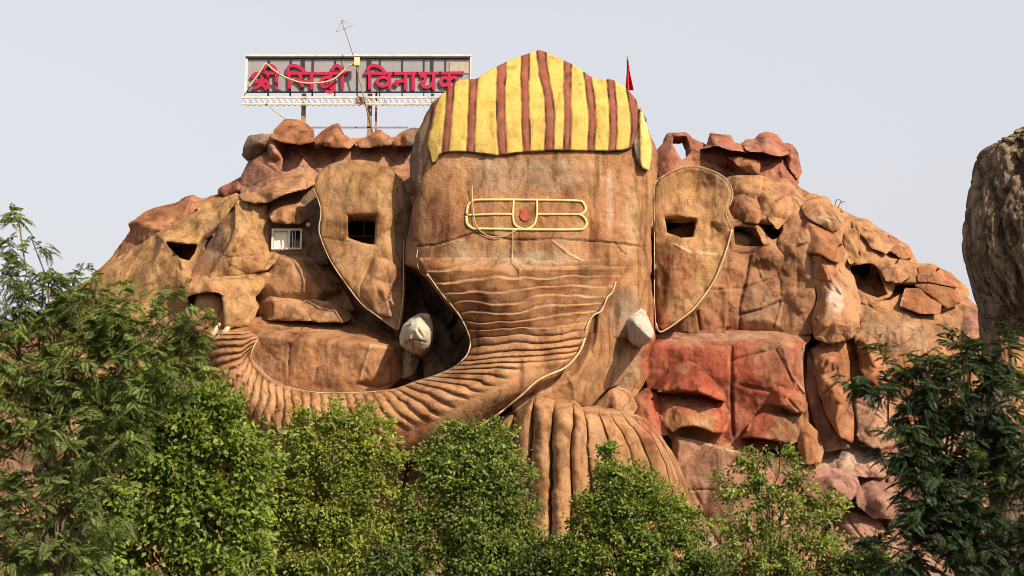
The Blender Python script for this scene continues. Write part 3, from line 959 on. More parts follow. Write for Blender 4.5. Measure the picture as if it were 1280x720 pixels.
rock(hill, "rock_face", [(895, 262, 63.4), (915, 272, 63.2), (945, 281, 62.8), (965, 300, 62.4), (985, 292, 62.4), (1003, 320, 62.2), (1010, 425, 62), (900, 420, 62), (808, 416, 62), (806, 300, 62.2)],
     inner=[(960, 320, 61.8), (935, 330, 62.2), (900, 350, 61.7), (850, 350, 61.4), (925, 400, 61.6), (975, 340, 62.3), (960, 400, 61.5), (985, 400, 61.9)], holes=[W2], tint=BROWN, lump=(0.16, 1.7),
     lines=[([(938, 320), (932, 350), (924, 385), (925, 413)], 1.6, .22), ([(890, 362), (930, 360), (965, 348)], .9, .1), ([(926, 393), (955, 386), (978, 375)], 1.4, .2), ([(872, 390), (875, 412)], 1.4, .2), ([(975, 378), (966, 410)], 1.2, .2),
            ([(843, 305), (858, 313), (866, 317)], 1.0, -.04, (0.62, 0.48, 0.3)), ([(868, 315), (895, 318)], .9, -.04, (0.62, 0.48, 0.3)), ([(947, 322), (953, 345)], 1.2, -.05, (0.55, 0.4, 0.28))])
opening(hill, W2, 62.75, .7, "cave_opening")
window(hill, 916, 284, 957, 307, 63.0, curtain=False, fm='black')
rock(hill, "boulder", [(940, 279, 62.8), (950, 282, 62.6), (964, 304, 62.0), (956, 308, 61.8), (944, 286, 62.4)], tint=TAN, edge=3, lump=(0.05, 1), thick=.6)
# spire and right slope
rock(hill, "rock_face", [(972, 300, 62.6), (990, 258, 63.4), (1012, 290, 62.0), (1020, 360, 61.5), (1016, 418, 61.3), (985, 424, 61.8), (966, 404, 62.1), (972, 340, 62.4)], inner=[(992, 310, 61.9), (998, 380, 61.3)], tint=(0.37, 0.19, 0.10), edge=5)
rock(hill, "rock_spire", [(992, 262, 63.8), (998, 247, 64.6), (1014, 241, 65), (1034, 246, 65), (1046, 262, 64.6), (1056, 285, 64), (1052, 300, 63), (1060, 318, 62.5), (1056, 332, 62.1), (1068, 346, 62), (1076, 372, 61.6), (1076, 405, 60.8), (1066, 424, 60.4),
                          (1040, 430, 60.2), (1018, 424, 60.6), (1014, 400, 61.1), (1022, 370, 61.4), (1012, 345, 61.7), (1004, 318, 62.2), (996, 290, 63)],
     inner=[(1022, 262, 63.6), (1012, 275, 63.2), (1040, 288, 62.8), (1018, 300, 61.9), (1048, 312, 61.8), (1030, 325, 61.2), (1040, 350, 60.9), (1034, 372, 60.6), (1062, 378, 60.7), (1060, 400, 60.1), (1030, 405, 60.2)],
     tint=TAN, edge=6, lump=(0.14, 1.3), lines=[([(1023, 288), (1024, 312), (1030, 322)], 1.2, .14), ([(1008, 318), (1028, 316), (1045, 328), (1050, 342)], 1.2, .14), ([(1008, 268), (1030, 284), (1048, 290)], 1.6, -.08), ([(1034, 332), (1040, 350), (1052, 366)], 1.6, -.1)])
HOLE3 = [(1062, 333), (1085, 329), (1095, 331), (1103, 352), (1109, 368), (1097, 372), (1081, 366), (1069, 358)]
rock(hill, "rock_face", [(1030, 252, 65.4), (1046, 256, 65.8), (1060, 266, 66), (1070, 271, 66.2), (1085, 273, 66.4), (1100, 285, 66.4), (1120, 297, 66.2), (1137, 308, 66), (1144, 322, 65.6), (1150, 332, 65), (1125, 345, 64.4), (1112, 372, 63.4), (1085, 385, 63.2), (1062, 362, 63.6), (1050, 330, 64)],
     inner=[(1068, 280, 64.6), (1072, 325, 63.9), (1100, 318, 64.6), (1090, 290, 65.2), (1115, 330, 64.3), (1065, 300, 64.4)], holes=[HOLE3], tint=TAN, edge=6, lump=(0.22, 1.5), lines=[([(1068, 274), (1072, 300), (1072, 326)], 1.6, .14), ([(1072, 276), (1110, 312), (1140, 322)], 1.5, -.1)])
opening(hill, HOLE3, 64.3, 1.0, "cave_opening")
rock(hill, "rock_face", [(1100, 338, 64.6), (1128, 330, 65), (1150, 329, 65.4), (1163, 328, 65.6), (1186, 340, 65.6), (1207, 355, 65.4), (1213, 368, 65), (1200, 378, 64.4), (1160, 356, 64.2), (1108, 356, 63.8)],
     inner=[(1130, 342, 64.0), (1165, 340, 64.6), (1140, 352, 63.6), (1190, 362, 64.6)], tint=TAN, edge=4, lump=(0.15, 1.3), lines=[([(1145, 352), (1148, 338), (1165, 329)], 1.0, .1)])
rock(hill, "boulder", [(1142, 356, 63.8), (1160, 354, 64), (1188, 358, 64.4), (1197, 362, 64.4), (1202, 378, 63.8), (1184, 386, 63.2), (1160, 368, 63.2)], inner=[(1178, 366, 63.2)], tint=RUST, edge=3, lump=(.08, 1))
rock(hill, "boulder", [(1130, 360, 63.4), (1146, 360, 63.5), (1165, 370, 63.4), (1178, 380, 63.2), (1174, 393, 62.6), (1150, 392, 62.4), (1126, 384, 62.6)], inner=[(1150, 376, 62.5)], tint=RUST, edge=3, lump=(.08, 1), lines=[([(1131, 360), (1124, 384)], 1.4, -.05, (0.6, 0.42, 0.28))])
rock(hill, "rock_face", [(1068, 360, 63.6), (1085, 370, 63.3), (1110, 376, 63.2), (1128, 366, 63.6), (1125, 382, 63), (1150, 392, 63), (1176, 392, 63.4), (1200, 378, 64.4), (1222, 386, 65), (1242, 404, 65), (1300, 440, 64), (1300, 520, 62.5), (1180, 520, 62), (1100, 480, 62.2), (1066, 425, 62.4)],
     inner=[(1100, 400, 62.3), (1150, 405, 62.3), (1200, 400, 63.2), (1140, 440, 62.2), (1120, 415, 61.9)], tint=TAN, edge=5, lump=(0.12, 1.8), lines=[([(1205, 375), (1220, 385), (1236, 386)], 1.6, -.08, (0.6, 0.44, 0.3))])
# angular blocks on the spire and the right slope
SH = dict(edge=3, lump=(.07, 1.0), blur=.4, jit=1.2)
rock(hill, "boulder", [(1001, 262, 63.4), (1004, 250, 64), (1018, 244, 64.3), (1033, 247, 64.2), (1045, 264, 63.6), (1053, 284, 62.9), (1040, 290, 62.4), (1022, 280, 62.4), (1008, 272, 62.8)], inner=[(1024, 262, 62.7), (1036, 276, 62.3)], tint=TAN, **SH)
rock(hill, "boulder", [(1000, 292, 62.6), (1010, 276, 62.8), (1026, 285, 62.4), (1046, 293, 62.3), (1057, 316, 61.9), (1050, 330, 61.3), (1038, 326, 60.9), (1024, 318, 61.0), (1008, 316, 61.6)], inner=[(1024, 296, 61.4), (1042, 312, 60.9)], tint=RUST, **SH)
rock(hill, "boulder", [(1008, 322, 62.0), (1026, 320, 61.4), (1042, 330, 61.3), (1048, 344, 61.2), (1036, 352, 60.9), (1020, 350, 61.3), (1010, 338, 61.7)], inner=[(1030, 334, 60.8)], tint=RUST, **SH)
rock(hill, "boulder", [(1020, 404, 60.9), (1030, 398, 60.7), (1052, 396, 60.4), (1075, 390, 60.9), (1076, 408, 60.5), (1064, 424, 60.1), (1038, 429, 60.0), (1022, 420, 60.4)], inner=[(1046, 404, 59.7), (1062, 406, 59.8)], tint=RUST, **SH)
rock(hill, "boulder", [(1061, 268, 65.2), (1068, 271, 65.2), (1073, 296, 64.2), (1076, 326, 63.4), (1062, 331, 63.3), (1054, 310, 63.9), (1050, 285, 64.6)], inner=[(1064, 300, 63.7)], tint=TAN, **SH)
rock(hill, "boulder", [(1071, 272, 65.6), (1085, 274, 65.6), (1104, 290, 65.2), (1120, 305, 64.8), (1108, 318, 64.0), (1090, 310, 64.0), (1076, 294, 64.4)], inner=[(1094, 296, 64.2)], tint=TAN, **SH)
rock(hill, "boulder", [(1110, 292, 65.8), (1122, 298, 65.8), (1136, 308, 65.6), (1143, 321, 65.2), (1128, 324, 64.4), (1112, 314, 64.6)], inner=[(1126, 312, 64.6)], tint=RUST, **SH)
rock(hill, "boulder", [(1088, 326, 64.0), (1108, 322, 64.0), (1140, 326, 64.4), (1142, 344, 63.6), (1126, 354, 63.0), (1108, 352, 63.2), (1100, 338, 63.6)], inner=[(1120, 338, 63.2)], tint=TAN, **SH)
rock(hill, "boulder", [(1146, 334, 64.8), (1164, 330, 65), (1184, 341, 65), (1202, 354, 64.8), (1196, 360, 64.0), (1170, 354, 63.8), (1148, 352, 63.8)], inner=[(1168, 342, 64.0)], tint=RUST, **SH)
rock(hill, "boulder", [(1194, 388, 64.2), (1206, 380, 64.4), (1222, 386, 64.4), (1240, 396, 64.2), (1242, 420, 63.4), (1215, 424, 62.8), (1196, 410, 63.2)], inner=[(1214, 402, 63.0)], tint=PINK, **SH)
rock(hill, "boulder", [(912, 246, 64.2), (926, 242, 63.9), (948, 250, 63.5), (956, 268, 62.8), (948, 280, 62.4), (930, 279, 62.6), (916, 272, 63.4)], inner=[(936, 262, 62.6)], tint=BROWN, **SH)
rock(hill, "boulder", [(948, 244, 63.6), (975, 238, 63.6), (996, 246, 63.4), (990, 270, 62.8), (972, 288, 62.2), (960, 274, 62.4)], inner=[(974, 256, 62.5)], tint=TAN, **SH)
# red ledge
rock(hill, "ledge", [(808, 414, 62.2), (880, 408, 62.4), (960, 408, 62.4), (1012, 410, 62.2), (1014, 424, 60.9), (1006, 432, 60.4), (1004, 470, 60.0), (1010, 520, 60), (1010, 560, 60), (930, 565, 60.2), (845, 555, 60.4), (812, 520, 60.6), (806, 470, 60.6), (808, 430, 61)],
     inner=[(830, 432, 60.5), (900, 433, 60.2), (970, 431, 60.1), (900, 470, 60.1), (975, 470, 59.9), (915, 500, 60.4), (870, 500, 60.6), (960, 530, 60.6)],
     creases=[(14, 15), (15, 16)], tint=(0.40, 0.20, 0.11), edge=4, lump=(0.12, 1.6), blur=1.2, lines=[([(915, 434), (914, 480), (916, 545)], 2.0, .18), ([(978, 434), (990, 470), (1005, 490)], 1.4, -.08, (0.5, 0.3, 0.2))])
rock(hill, "boulder", [(811, 487, 60.4), (828, 470, 60.4), (845, 452, 60.5), (862, 448, 60.4), (876, 456, 60.2), (893, 474, 60.1), (906, 490, 60), (908, 503, 59.7), (890, 497, 59.0), (870, 490, 59.1), (830, 490, 59.3)],
     inner=[(860, 456, 59.8), (874, 470, 59.05), (846, 486, 59.0), (873, 488, 58.95), (832, 476, 59.9)], tint=RUST, edge=4, edged=.2, lump=(0.035, 1.2), taper=.1, blur=.4, jit=1.0)
rock(hill, "boulder", [(820, 492, 60.4), (880, 494, 60.3), (905, 503, 60.3), (914, 520, 60.1), (908, 542, 59.7), (893, 541, 59.3), (870, 532, 59.1), (850, 534, 59.2), (842, 541, 59.4), (828, 530, 59.7)],
     inner=[(850, 515, 59.2), (895, 520, 59.4)], tint=TAN, edge=4, lump=(0.035, 1.2), taper=.1, blur=.4, jit=1.0)
rock(hill, "boulder", [(953, 506, 60.3), (962, 485, 60.2), (974, 480, 60.1), (990, 455, 60), (1003, 490, 59.8), (1010, 505, 59.6), (1008, 515, 59.2), (995, 517, 59.3), (976, 508, 59.3)],
     inner=[(975, 490, 59.4), (995, 498, 59.2)], tint=RUST, edge=4, edged=.2, lump=(0.035, 1.2), taper=.1, blur=.4, jit=1.0)
rock(hill, "boulder", [(925, 548, 60.3), (945, 520, 60.2), (958, 512, 60.3), (985, 520, 60.2), (1004, 518, 60.1), (1004, 548, 59.7), (990, 556, 59.3), (960, 549, 59.1), (940, 546, 59.4)], inner=[(975, 532, 59.3)], tint=BROWN, edge=4, taper=.1)
rock(hill, "boulder", [(998, 530, 60), (1010, 526, 60.1), (1024, 540, 60), (1030, 565, 59.7), (1025, 580, 59.4), (1008, 580, 59), (996, 560, 59.2)], inner=[(1008, 550, 58.9)], tint=RUST, edge=4)
rock(hill, "boulder", [(742, 470, 59.8), (775, 430, 60.2), (810, 426, 60.6), (811, 470, 60.2), (803, 484, 60), (790, 500, 59.8), (770, 490, 59.6)], inner=[(790, 450, 59.4)], tint=TAN, edge=4)
rock(hill, "boulder", [(740, 500, 59.6), (760, 476, 59.8), (778, 474, 59.9), (790, 490, 59.6), (797, 508, 59.2), (790, 522, 58.8), (762, 518, 58.6), (745, 512, 59)], inner=[(770, 502, 58.5), (766, 488, 59)], tint=TAN, edge=5)
rock(hill, "boulder", [(786, 500, 60.4), (806, 484, 60.6), (822, 492, 60.4), (828, 520, 60.2), (838, 545, 60), (815, 545, 59.8), (795, 520, 60)], inner=[(810, 512, 59.8)], tint=RUST, edge=4)
# column right of the red face
rock(hill, "boulder", [(1014, 436, 61), (1030, 426, 61.2), (1057, 428, 61.2), (1062, 455, 60.7), (1064, 490, 60.3), (1068, 530, 59.8), (1066, 554, 59.4), (1050, 548, 59.2), (1036, 526, 59.6), (1026, 500, 60), (1018, 466, 60.4)],
     inner=[(1038, 450, 59.9), (1050, 500, 59.2), (1044, 530, 58.9), (1030, 470, 60)], tint=RUST, edge=5, lump=(.1, 1.4))
rock(hill, "boulder", [(1010, 440, 61.4), (1018, 450, 61.2), (1026, 500, 60.8), (1040, 535, 60.4), (1064, 560, 60), (1030, 566, 60.4), (1014, 520, 61), (1006, 480, 61.2)], tint=(0.26, 0.13, 0.09), edge=4)
rock(hill, "boulder", [(1070, 425, 61.7), (1078, 420, 61.6), (1095, 424, 61.4), (1110, 460, 61), (1106, 490, 60.6), (1092, 482, 60.4), (1082, 474, 60.4), (1074, 462, 61.2)], inner=[(1083, 428, 60.9), (1095, 465, 60.3)], tint=RUST, edge=4, edged=.15)
rock(hill, "boulder", [(1068, 500, 61), (1085, 488, 61.2), (1110, 500, 61), (1120, 560, 60), (1090, 560, 59.6), (1072, 550, 60)], inner=[(1095, 520, 60)], tint=(0.43, 0.24, 0.16))
# base rocks, right
rock(hill, "rock_face", [(838, 546, 60.6), (842, 543, 60.4), (880, 552, 60), (915, 562, 59.8), (960, 568, 59.8), (1020, 580, 59.8), (1030, 640, 58.8), (1020, 720, 58.4), (870, 720, 58.4), (855, 640, 59), (842, 590, 59.6)],
     inner=[(850, 552, 59.5), (900, 562, 59.0), (900, 620, 58.6), (960, 620, 58.4)], tint=(0.36, 0.19, 0.12), edge=4, lump=(.14, 1.7), lines=[([(842, 545), (880, 554), (915, 563), (960, 570)], 1.2, -.06, (0.58, 0.42, 0.27)), ([(850, 612), (890, 612)], 1.2, .1)])
rock(hill, "boulder", [(1000, 590, 60.4), (1030, 572, 61), (1060, 552, 61.4), (1085, 552, 61.4), (1120, 575, 61), (1110, 600, 60), (1070, 595, 59.6), (1030, 600, 59.4)], inner=[(1060, 572, 60)], tint=(0.46, 0.29, 0.21), edge=3, lump=(.34, 1.1), jit=3)
rock(hill, "boulder", [(1000, 590, 59.8), (1030, 584, 59.8), (1068, 590, 59.6), (1075, 605, 59.2), (1066, 625, 58.6), (1040, 632, 58.2), (1005, 620, 58.6)], inner=[(1040, 604, 58.4)], tint=(0.37, 0.18, 0.14), edge=3, lump=(.34, 1.1), jit=3)
rock(hill, "boulder", [(1066, 612, 60), (1090, 600, 60.2), (1120, 606, 60), (1135, 625, 59.6), (1125, 650, 58.8), (1095, 648, 58.4), (1072, 634, 58.8)], inner=[(1098, 622, 58.5)], tint=(0.37, 0.185, 0.125), edge=3, lump=(.36, 1.0), jit=3)
rock(hill, "boulder", [(1040, 650, 59.6), (1070, 640, 59.6), (1100, 650, 59.4), (1130, 690, 58.6), (1120, 730, 58), (1040, 730, 58), (1030, 690, 58.6)], inner=[(1075, 670, 58.4), (1090, 700, 57.9)], tint=(0.35, 0.19, 0.135), edge=3, lump=(.4, 1.1), jit=3, lines=[([(1060, 650), (1090, 690)], 2, .2)])
rock(hill, "boulder", [(1110, 560, 61), (1150, 540, 61.5), (1260, 540, 61.5), (1300, 620, 60), (1300, 740, 59), (1120, 740, 59), (1105, 640, 60)], inner=[(1180, 600, 59.6)], tint=(0.38, 0.21, 0.15), edge=10)
# base rocks, left, seen through the trees
rock(hill, "boulder", [(480, 590, 60), (500, 560, 60.4), (560, 550, 60.2), (640, 555, 60), (650, 640, 58.8), (640, 740, 58), (520, 740, 58), (480, 690, 58.8)], inner=[(560, 620, 58.6)], tint=(0.42, 0.22, 0.13), edge=8, lines=[([(510, 580), (500, 640)], 3, .4)])
rock(hill, "boulder", [(250, 560, 61), (350, 540, 61), (480, 560, 60.5), (490, 650, 59.5), (480, 760, 58.5), (240, 760, 58.5), (230, 650, 60)], inner=[(360, 640, 59.0)], tint=(0.40, 0.21, 0.13), edge=8)
rock(hill, "boulder", [(-120, 520, 63), (0, 500, 63), (120, 510, 62.5), (240, 520, 62), (250, 620, 60.5), (240, 770, 59), (-120, 770, 60)], inner=[(20, 570, 61.2), (140, 600, 60.4), (70, 680, 59.8)], tint=(0.42, 0.22, 0.14), edge=8, lump=(.35, 2))
rock(hill, "boulder", [(840, 650, 59.2), (858, 630, 59.4), (886, 650, 59.2), (900, 690, 58.6), (890, 730, 58), (830, 730, 58)], inner=[(868, 670, 58.2)], tint=(0.40, 0.26, 0.2), edge=6)

# ------------------------------------------------------------------ the elephant face
head = thing("elephant_head_sculpture", "giant elephant face of brown cement with striped yellow headband and ribbed trunk", "sculpture", PT(640, 700, 56))


def shell(cx, xl, xr, pw=4.2):
    """Depth across a broad rounded form."""
    def f(x):
        u = np.clip(np.where(x < cx, (cx - x) / (cx - xl), (x - cx) / (xr - cx)), 0, 1)
        return 1 - (1 - u ** pw) ** (1 / pw)
    return f


sh = shell(665, 500, 832)


def face_depth(gx, gy):
    up = np.clip((200 - gy) / 140, 0, 1)
    low = np.clip((gy - 200) / 130, 0, 1)
    return 57.9 + np.where(gx < 665, 4.4, 3.0) * sh(gx) + 0.3 * ((gx - 660) / 140.0) ** 2 + 3.2 * up ** 2.2 - 0.15 * low


rock(head, "forehead", [(505, 330), (508, 300), (516, 262), (520, 240), (512, 222), (512, 200), (519, 172), (530, 146), (541, 128), (562, 112), (640, 86), (674, 76), (720, 92), (780, 116), (800, 138), (812, 165), (822, 190), (822, 220), (816, 250), (814, 300),
                        (815, 340), (806, 365), (790, 420), (760, 430), (700, 440), (610, 440), (574, 392), (546, 362), (528, 338)],
     base=face_depth, tint=(0.475, 0.243, 0.112), edge=8, edged=.5, thick=5, taper=.02, lump=(0.05, 2.2), rough=.05, mat='smooth', jit=1.2,
     lines=[([(522, 308), (545, 306), (570, 299), (592, 291)], 1.0, .10, (0.22, 0.13, 0.08)), ([(592, 291), (640, 300), (700, 299), (760, 303), (800, 308)], 1.0, .10, (0.22, 0.13, 0.08)),
            ([(547, 307), (568, 301), (580, 299)], .8, -.03, (0.7, 0.58, 0.4)), ([(536, 196), (526, 225)], 1.2, .08, (0.25, 0.14, 0.09)), ([(806, 215), (808, 260), (804, 310), (812, 345)], 1.6, .12, (0.28, 0.17, 0.1)),
            ([(768, 302), (776, 314), (782, 318)], .8, .06, (0.26, 0.15, 0.1)), ([(690, 300), (702, 310), (712, 318), (730, 327)], 1.2, -.05, (0.68, 0.56, 0.38))])

# headband: top outline, stripes as paint on the cement
TURB = [(533, 181), (536, 160), (541, 134), (552, 118), (573, 100), (595, 99), (604, 92), (615, 86), (637, 75), (663, 66), (674, 62), (690, 68), (720, 82), (742, 98), (765, 99), (785, 112), (797, 126), (801, 150), (790, 186), (778, 189), (760, 190), (710, 189),
        (686, 189), (659, 191), (620, 195), (583, 191), (560, 191), (550, 194), (546, 203), (539, 206)]
STR = [[(564, 100), (561, 140), (556, 195)], [(592, 95), (590, 140), (588, 195)], [(628, 74), (626, 110), (626, 145), (629, 198)], [(657, 64), (656, 100), (657, 150), (659, 196)], [(676, 60), (679, 90), (685, 115), (688, 145), (686, 195)],
       [(710, 74), (709, 110), (710, 150), (708, 195)], [(734, 90), (738, 120), (741, 150), (738, 195)], [(763, 96), (766, 130), (767, 160), (765, 195)], [(788, 112), (793, 140), (794, 165), (789, 200)], [(546, 120), (541, 140), (537, 160)]]
SW = [4.0, 4.6, 5.0, 4.6, 5.2, 4.2, 4.2, 4.2, 4.4, 2.2]
YEL, BRW, OUT = np.array((0.66, 0.455, 0.115)), np.array((0.29, 0.088, 0.058)), np.array((0.045, 0.022, 0.014))


def turban_paint(col, gx, gy, w):
    c = np.ones(col.shape) * YEL
    wear = np.clip(fbm(w * np.array([1.3, 1.3, .7]), 4, 33) * 1.9 - 0.35, 0, 1)[..., None]
    c = c * (1 - wear * .5) + np.array((0.55, 0.36, 0.12)) * wear * .5
    j = 0.9 * fbm(w * 1.4, 3, 55)
    outl = np.zeros(gx.shape)
    for s, wd in zip(STR, SW):
        d, _, _ = seg_dist(gx, gy, s, False)
        d = d + j
        f = np.clip(wd - d + .5, 0, 1)[..., None]
        b = BRW * (1 + .3 * fbm(w * 2.5, 3, 57))[..., None]
        c = c * (1 - f) + b * f
        outl = np.maximum(outl, np.clip(1.85 - np.abs(d - wd), 0, 1))
    d, _, _ = seg_dist(gx, gy, TURB)
    low = (gy > 180) | (gx < 542)
    outl = np.maximum(outl, np.clip(3.0 - d, 0, 1) * low)
    outl = (outl * np.clip(.8 + .6 * fbm(w * 1.8, 2, 59), 0, 1))[..., None]
    return c * (1 - outl) + OUT * outl


def turban_depth(gx, gy):
    s = 0
    for q, wd in zip(STR, SW):
        d, _, _ = seg_dist(gx, gy, q, False)
        s = s + .045 * np.exp(-((d - wd) / 1.3) ** 2)
    return face_depth(gx, gy) - 0.16 + s


rock(head, "headband", TURB, base=turban_depth, tint=(0.7, 0.45, 0.06), step=1.0, edge=2.5, edged=.12, thick=3.2, taper=.05, lump=(0.05, 1.6), rough=.05, mat='paint', paint=turban_paint, jit=.7, blur=.7)
FLAP = [(791, 178), (797, 160), (800, 132), (806, 150), (813, 172), (815, 186), (812, 214), (803, 211), (795, 200)]


def flap_paint(col, gx, gy, w):
    f = (np.clip((gx - 798 - np.clip((gy - 178) * .16, 0, 4) + 4 * fbm(w * 1.2, 3, 66)) / 1.5, 0, 1) * (gy > 140))[..., None]
    return np.array((0.25, 0.19, 0.13)) * (1 - f) + np.array((0.70, 0.52, 0.17)) * f


rock(head, "headband_tail", FLAP, base=lambda x, y: face_depth(x, y) - .2 - .25 * np.clip((x - 798) / 3, 0, 1), step=1.2, edge=4, thick=1.2, mat='paint', lump=(.05, 1), paint=flap_paint, jit=.6)

# cheeks
rock(head, "cheek", [(728, 330, 58.9), (770, 322, 58.6), (806, 330, 59.0), (814, 350, 59.6), (817, 385, 60), (819, 428, 60.2), (808, 448, 60), (796, 468, 59.6), (780, 478, 59.2), (758, 486, 58.4), (738, 510, 57.6), (700, 512, 57), (640, 520, 56.6), (640, 470, 57), (720, 440, 58)],
     inner=[(765, 350, 57.9), (752, 390, 57.6), (745, 430, 57.2), (720, 470, 56.8), (785, 345, 58.3), (680, 492, 56.4), (778, 380, 58.5), (772, 420, 58.3), (795, 440, 59.2), (768, 455, 58.2)], tint=(0.46, 0.24, 0.11), edge=6, lump=(.14, 1.5), mat='smooth',
     lines=[([(797, 338), (801, 352), (797, 366)], 1.0, -.05, (0.62, 0.5, 0.33)), ([(757, 360), (752, 400), (755, 440)], 2, .06), ([(745, 385), (742, 430), (730, 470)], 2, .06), ([(706, 462), (716, 480), (718, 500)], 1, -.04, (0.55, 0.4, 0.25)),
            ([(740, 440), (735, 470)], 1.5, .06)])
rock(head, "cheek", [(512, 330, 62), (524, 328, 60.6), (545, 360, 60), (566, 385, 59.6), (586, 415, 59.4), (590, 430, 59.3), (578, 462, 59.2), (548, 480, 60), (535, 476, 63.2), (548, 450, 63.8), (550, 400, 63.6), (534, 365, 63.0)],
     inner=[(574, 422, 62.0), (562, 395, 62.0), (566, 450, 62.2)], tint=(0.11, 0.088, 0.072), edge=1, lump=(.1, 1.2), mat='smooth')  # tint holds the shade of this inward side as well as soot
rock(head, "cheek", [(494, 300, 63.2), (520, 300, 62.6), (535, 365, 63), (552, 400, 63.4), (552, 470, 62.8), (498, 480, 62.8), (494, 400, 63.4)], tint=(0.15, 0.115, 0.092), lump=(.2, 1), edge=2)  # recess wall: soot and shade both put into the dark tint

# ears
def ear_base(Yc, rimdeep):
    return Yc


EARL = [(392, 235, 61.05), (395, 220, 61.15), (408, 207, 61.22), (427, 201, 60.99), (450, 199, 60.73), (468, 202, 60.52), (490, 212, 60.16), (503, 225, 60.10), (511, 245, 60.30), (517, 262, 60.60), (512, 300, 60.60), (508, 350, 60.30), (502, 408, 59.60), (497, 414, 59.50),
        (470, 394, 59.49), (452, 380, 59.60), (437, 361, 59.78), (422, 340, 60.05), (410, 320, 60.29), (399, 292, 60.55), (401, 268, 60.65), (398, 252, 60.85)]
WL = [(435, 269), (470, 269), (468, 306), (455, 304), (435, 297)]
el = rock(head, "ear", EARL, inner=[(440, 235, 60.3), (470, 240, 60.0), (430, 310, 60.3), (480, 290, 60.0), (455, 330, 59.8), (490, 330, 59.9)], tint=(0.465, 0.258, 0.117), edge=5, edged=.15, thick=1.3, taper=.05, lump=(.07, 1.8), holes=[WL], mat='smooth', jit=1.0,
          lines=[([(405, 297), (435, 302), (470, 296), (490, 285)], .9, .05, (0.28, 0.17, 0.1))], label="left ear of the elephant with a square window")
opening(el, WL, 62.0, 1.5, "window_opening")
window(el, 434, 271, 470, 297, 62.9, curtain=False, fm='thin')
rock(el, "ear_boulder", [(461, 329, 60.1), (468, 320, 60.0), (482, 322, 60.0), (494, 330, 60.0), (496, 345, 59.9), (489, 357, 59.7), (489, 398, 59.4), (474, 392, 59.5), (452, 372, 59.7), (446, 352, 60.0), (455, 340, 60.0)], inner=[(473, 332, 59.5), (489, 338, 59.5), (481, 362, 59.2), (468, 350, 59.4), (460, 362, 59.4)], tint=TAN, edge=4, lump=(.06, 1))
mb = MB()
mb.tube(laid([(392, 236), (399, 254), (401, 268), (399, 290), (410, 320), (422, 340), (437, 361), (452, 380), (470, 394), (496, 412)], .02, 90), .024)
mb.build("ear_rim", M['cream'], el, True)
mb = MB().tube([PT(498, 412, 59.3), PT(504, 370, 59.6), PT(505, 300, 60.2)], .016)
mb.build("plumb_wire", M['cord'], el, True)

EARR = [(818, 235, 60.6), (824, 224, 60.6), (838, 215, 60.7), (854, 209, 60.7), (872, 208, 60.7), (892, 214, 60.6), (908, 224, 60.5), (916, 240, 60.4), (914, 255, 60.3), (908, 264, 60.2), (910, 278, 60.1), (916, 285, 60.1), (908, 315, 60.2), (893, 352, 60.3), (870, 384, 60.3), (850, 402, 60.3), (828, 414, 60.3),
        (822, 412, 60.4), (819, 370, 60.6), (817, 300, 60.6)]
WR = [(831, 272), (848, 271), (871, 274), (866, 296), (852, 297), (834, 291)]
er = rock(head, "ear", EARR, inner=[(850, 240, 60.9), (880, 235, 61.0), (885, 280, 60.5), (840, 330, 60.1), (870, 330, 60), (835, 380, 60.1), (852, 310, 59.9)], tint=(0.465, 0.258, 0.117), edge=5, edged=.15, thick=1.0, taper=.05, lump=(.08, 1.8), holes=[WR], mat='smooth', jit=.8,
          lines=[([(843, 305), (858, 313), (867, 317)], 1.1, -.05, (0.66, 0.52, 0.33)), ([(868, 315), (895, 318)], 1., -.05, (0.66, 0.52, 0.33)), ([(897, 288), (890, 280), (886, 300)], 3, .1)], label="right ear of the elephant with a slanted window")
opening(er, WR, 61.6, 1.2, "window_opening")
mb = MB()
mb.tube(laid([(820, 412), (818, 370), (818, 300), (818, 235), (824, 224), (838, 215), (854, 209), (872, 208), (892, 214), (908, 224), (916, 240), (913, 255), (907, 265), (912, 280), (915, 286)], .01, 100), .020)
mb.build("ear_rim", M['cream'], er, True)
mb = MB().tube(laid([(915, 287), (907, 315), (893, 350), (870, 383), (850, 400), (826, 415), (820, 404)], .08, 60), .034)
mb.build("ear_fringe", M['cord'], er, True)

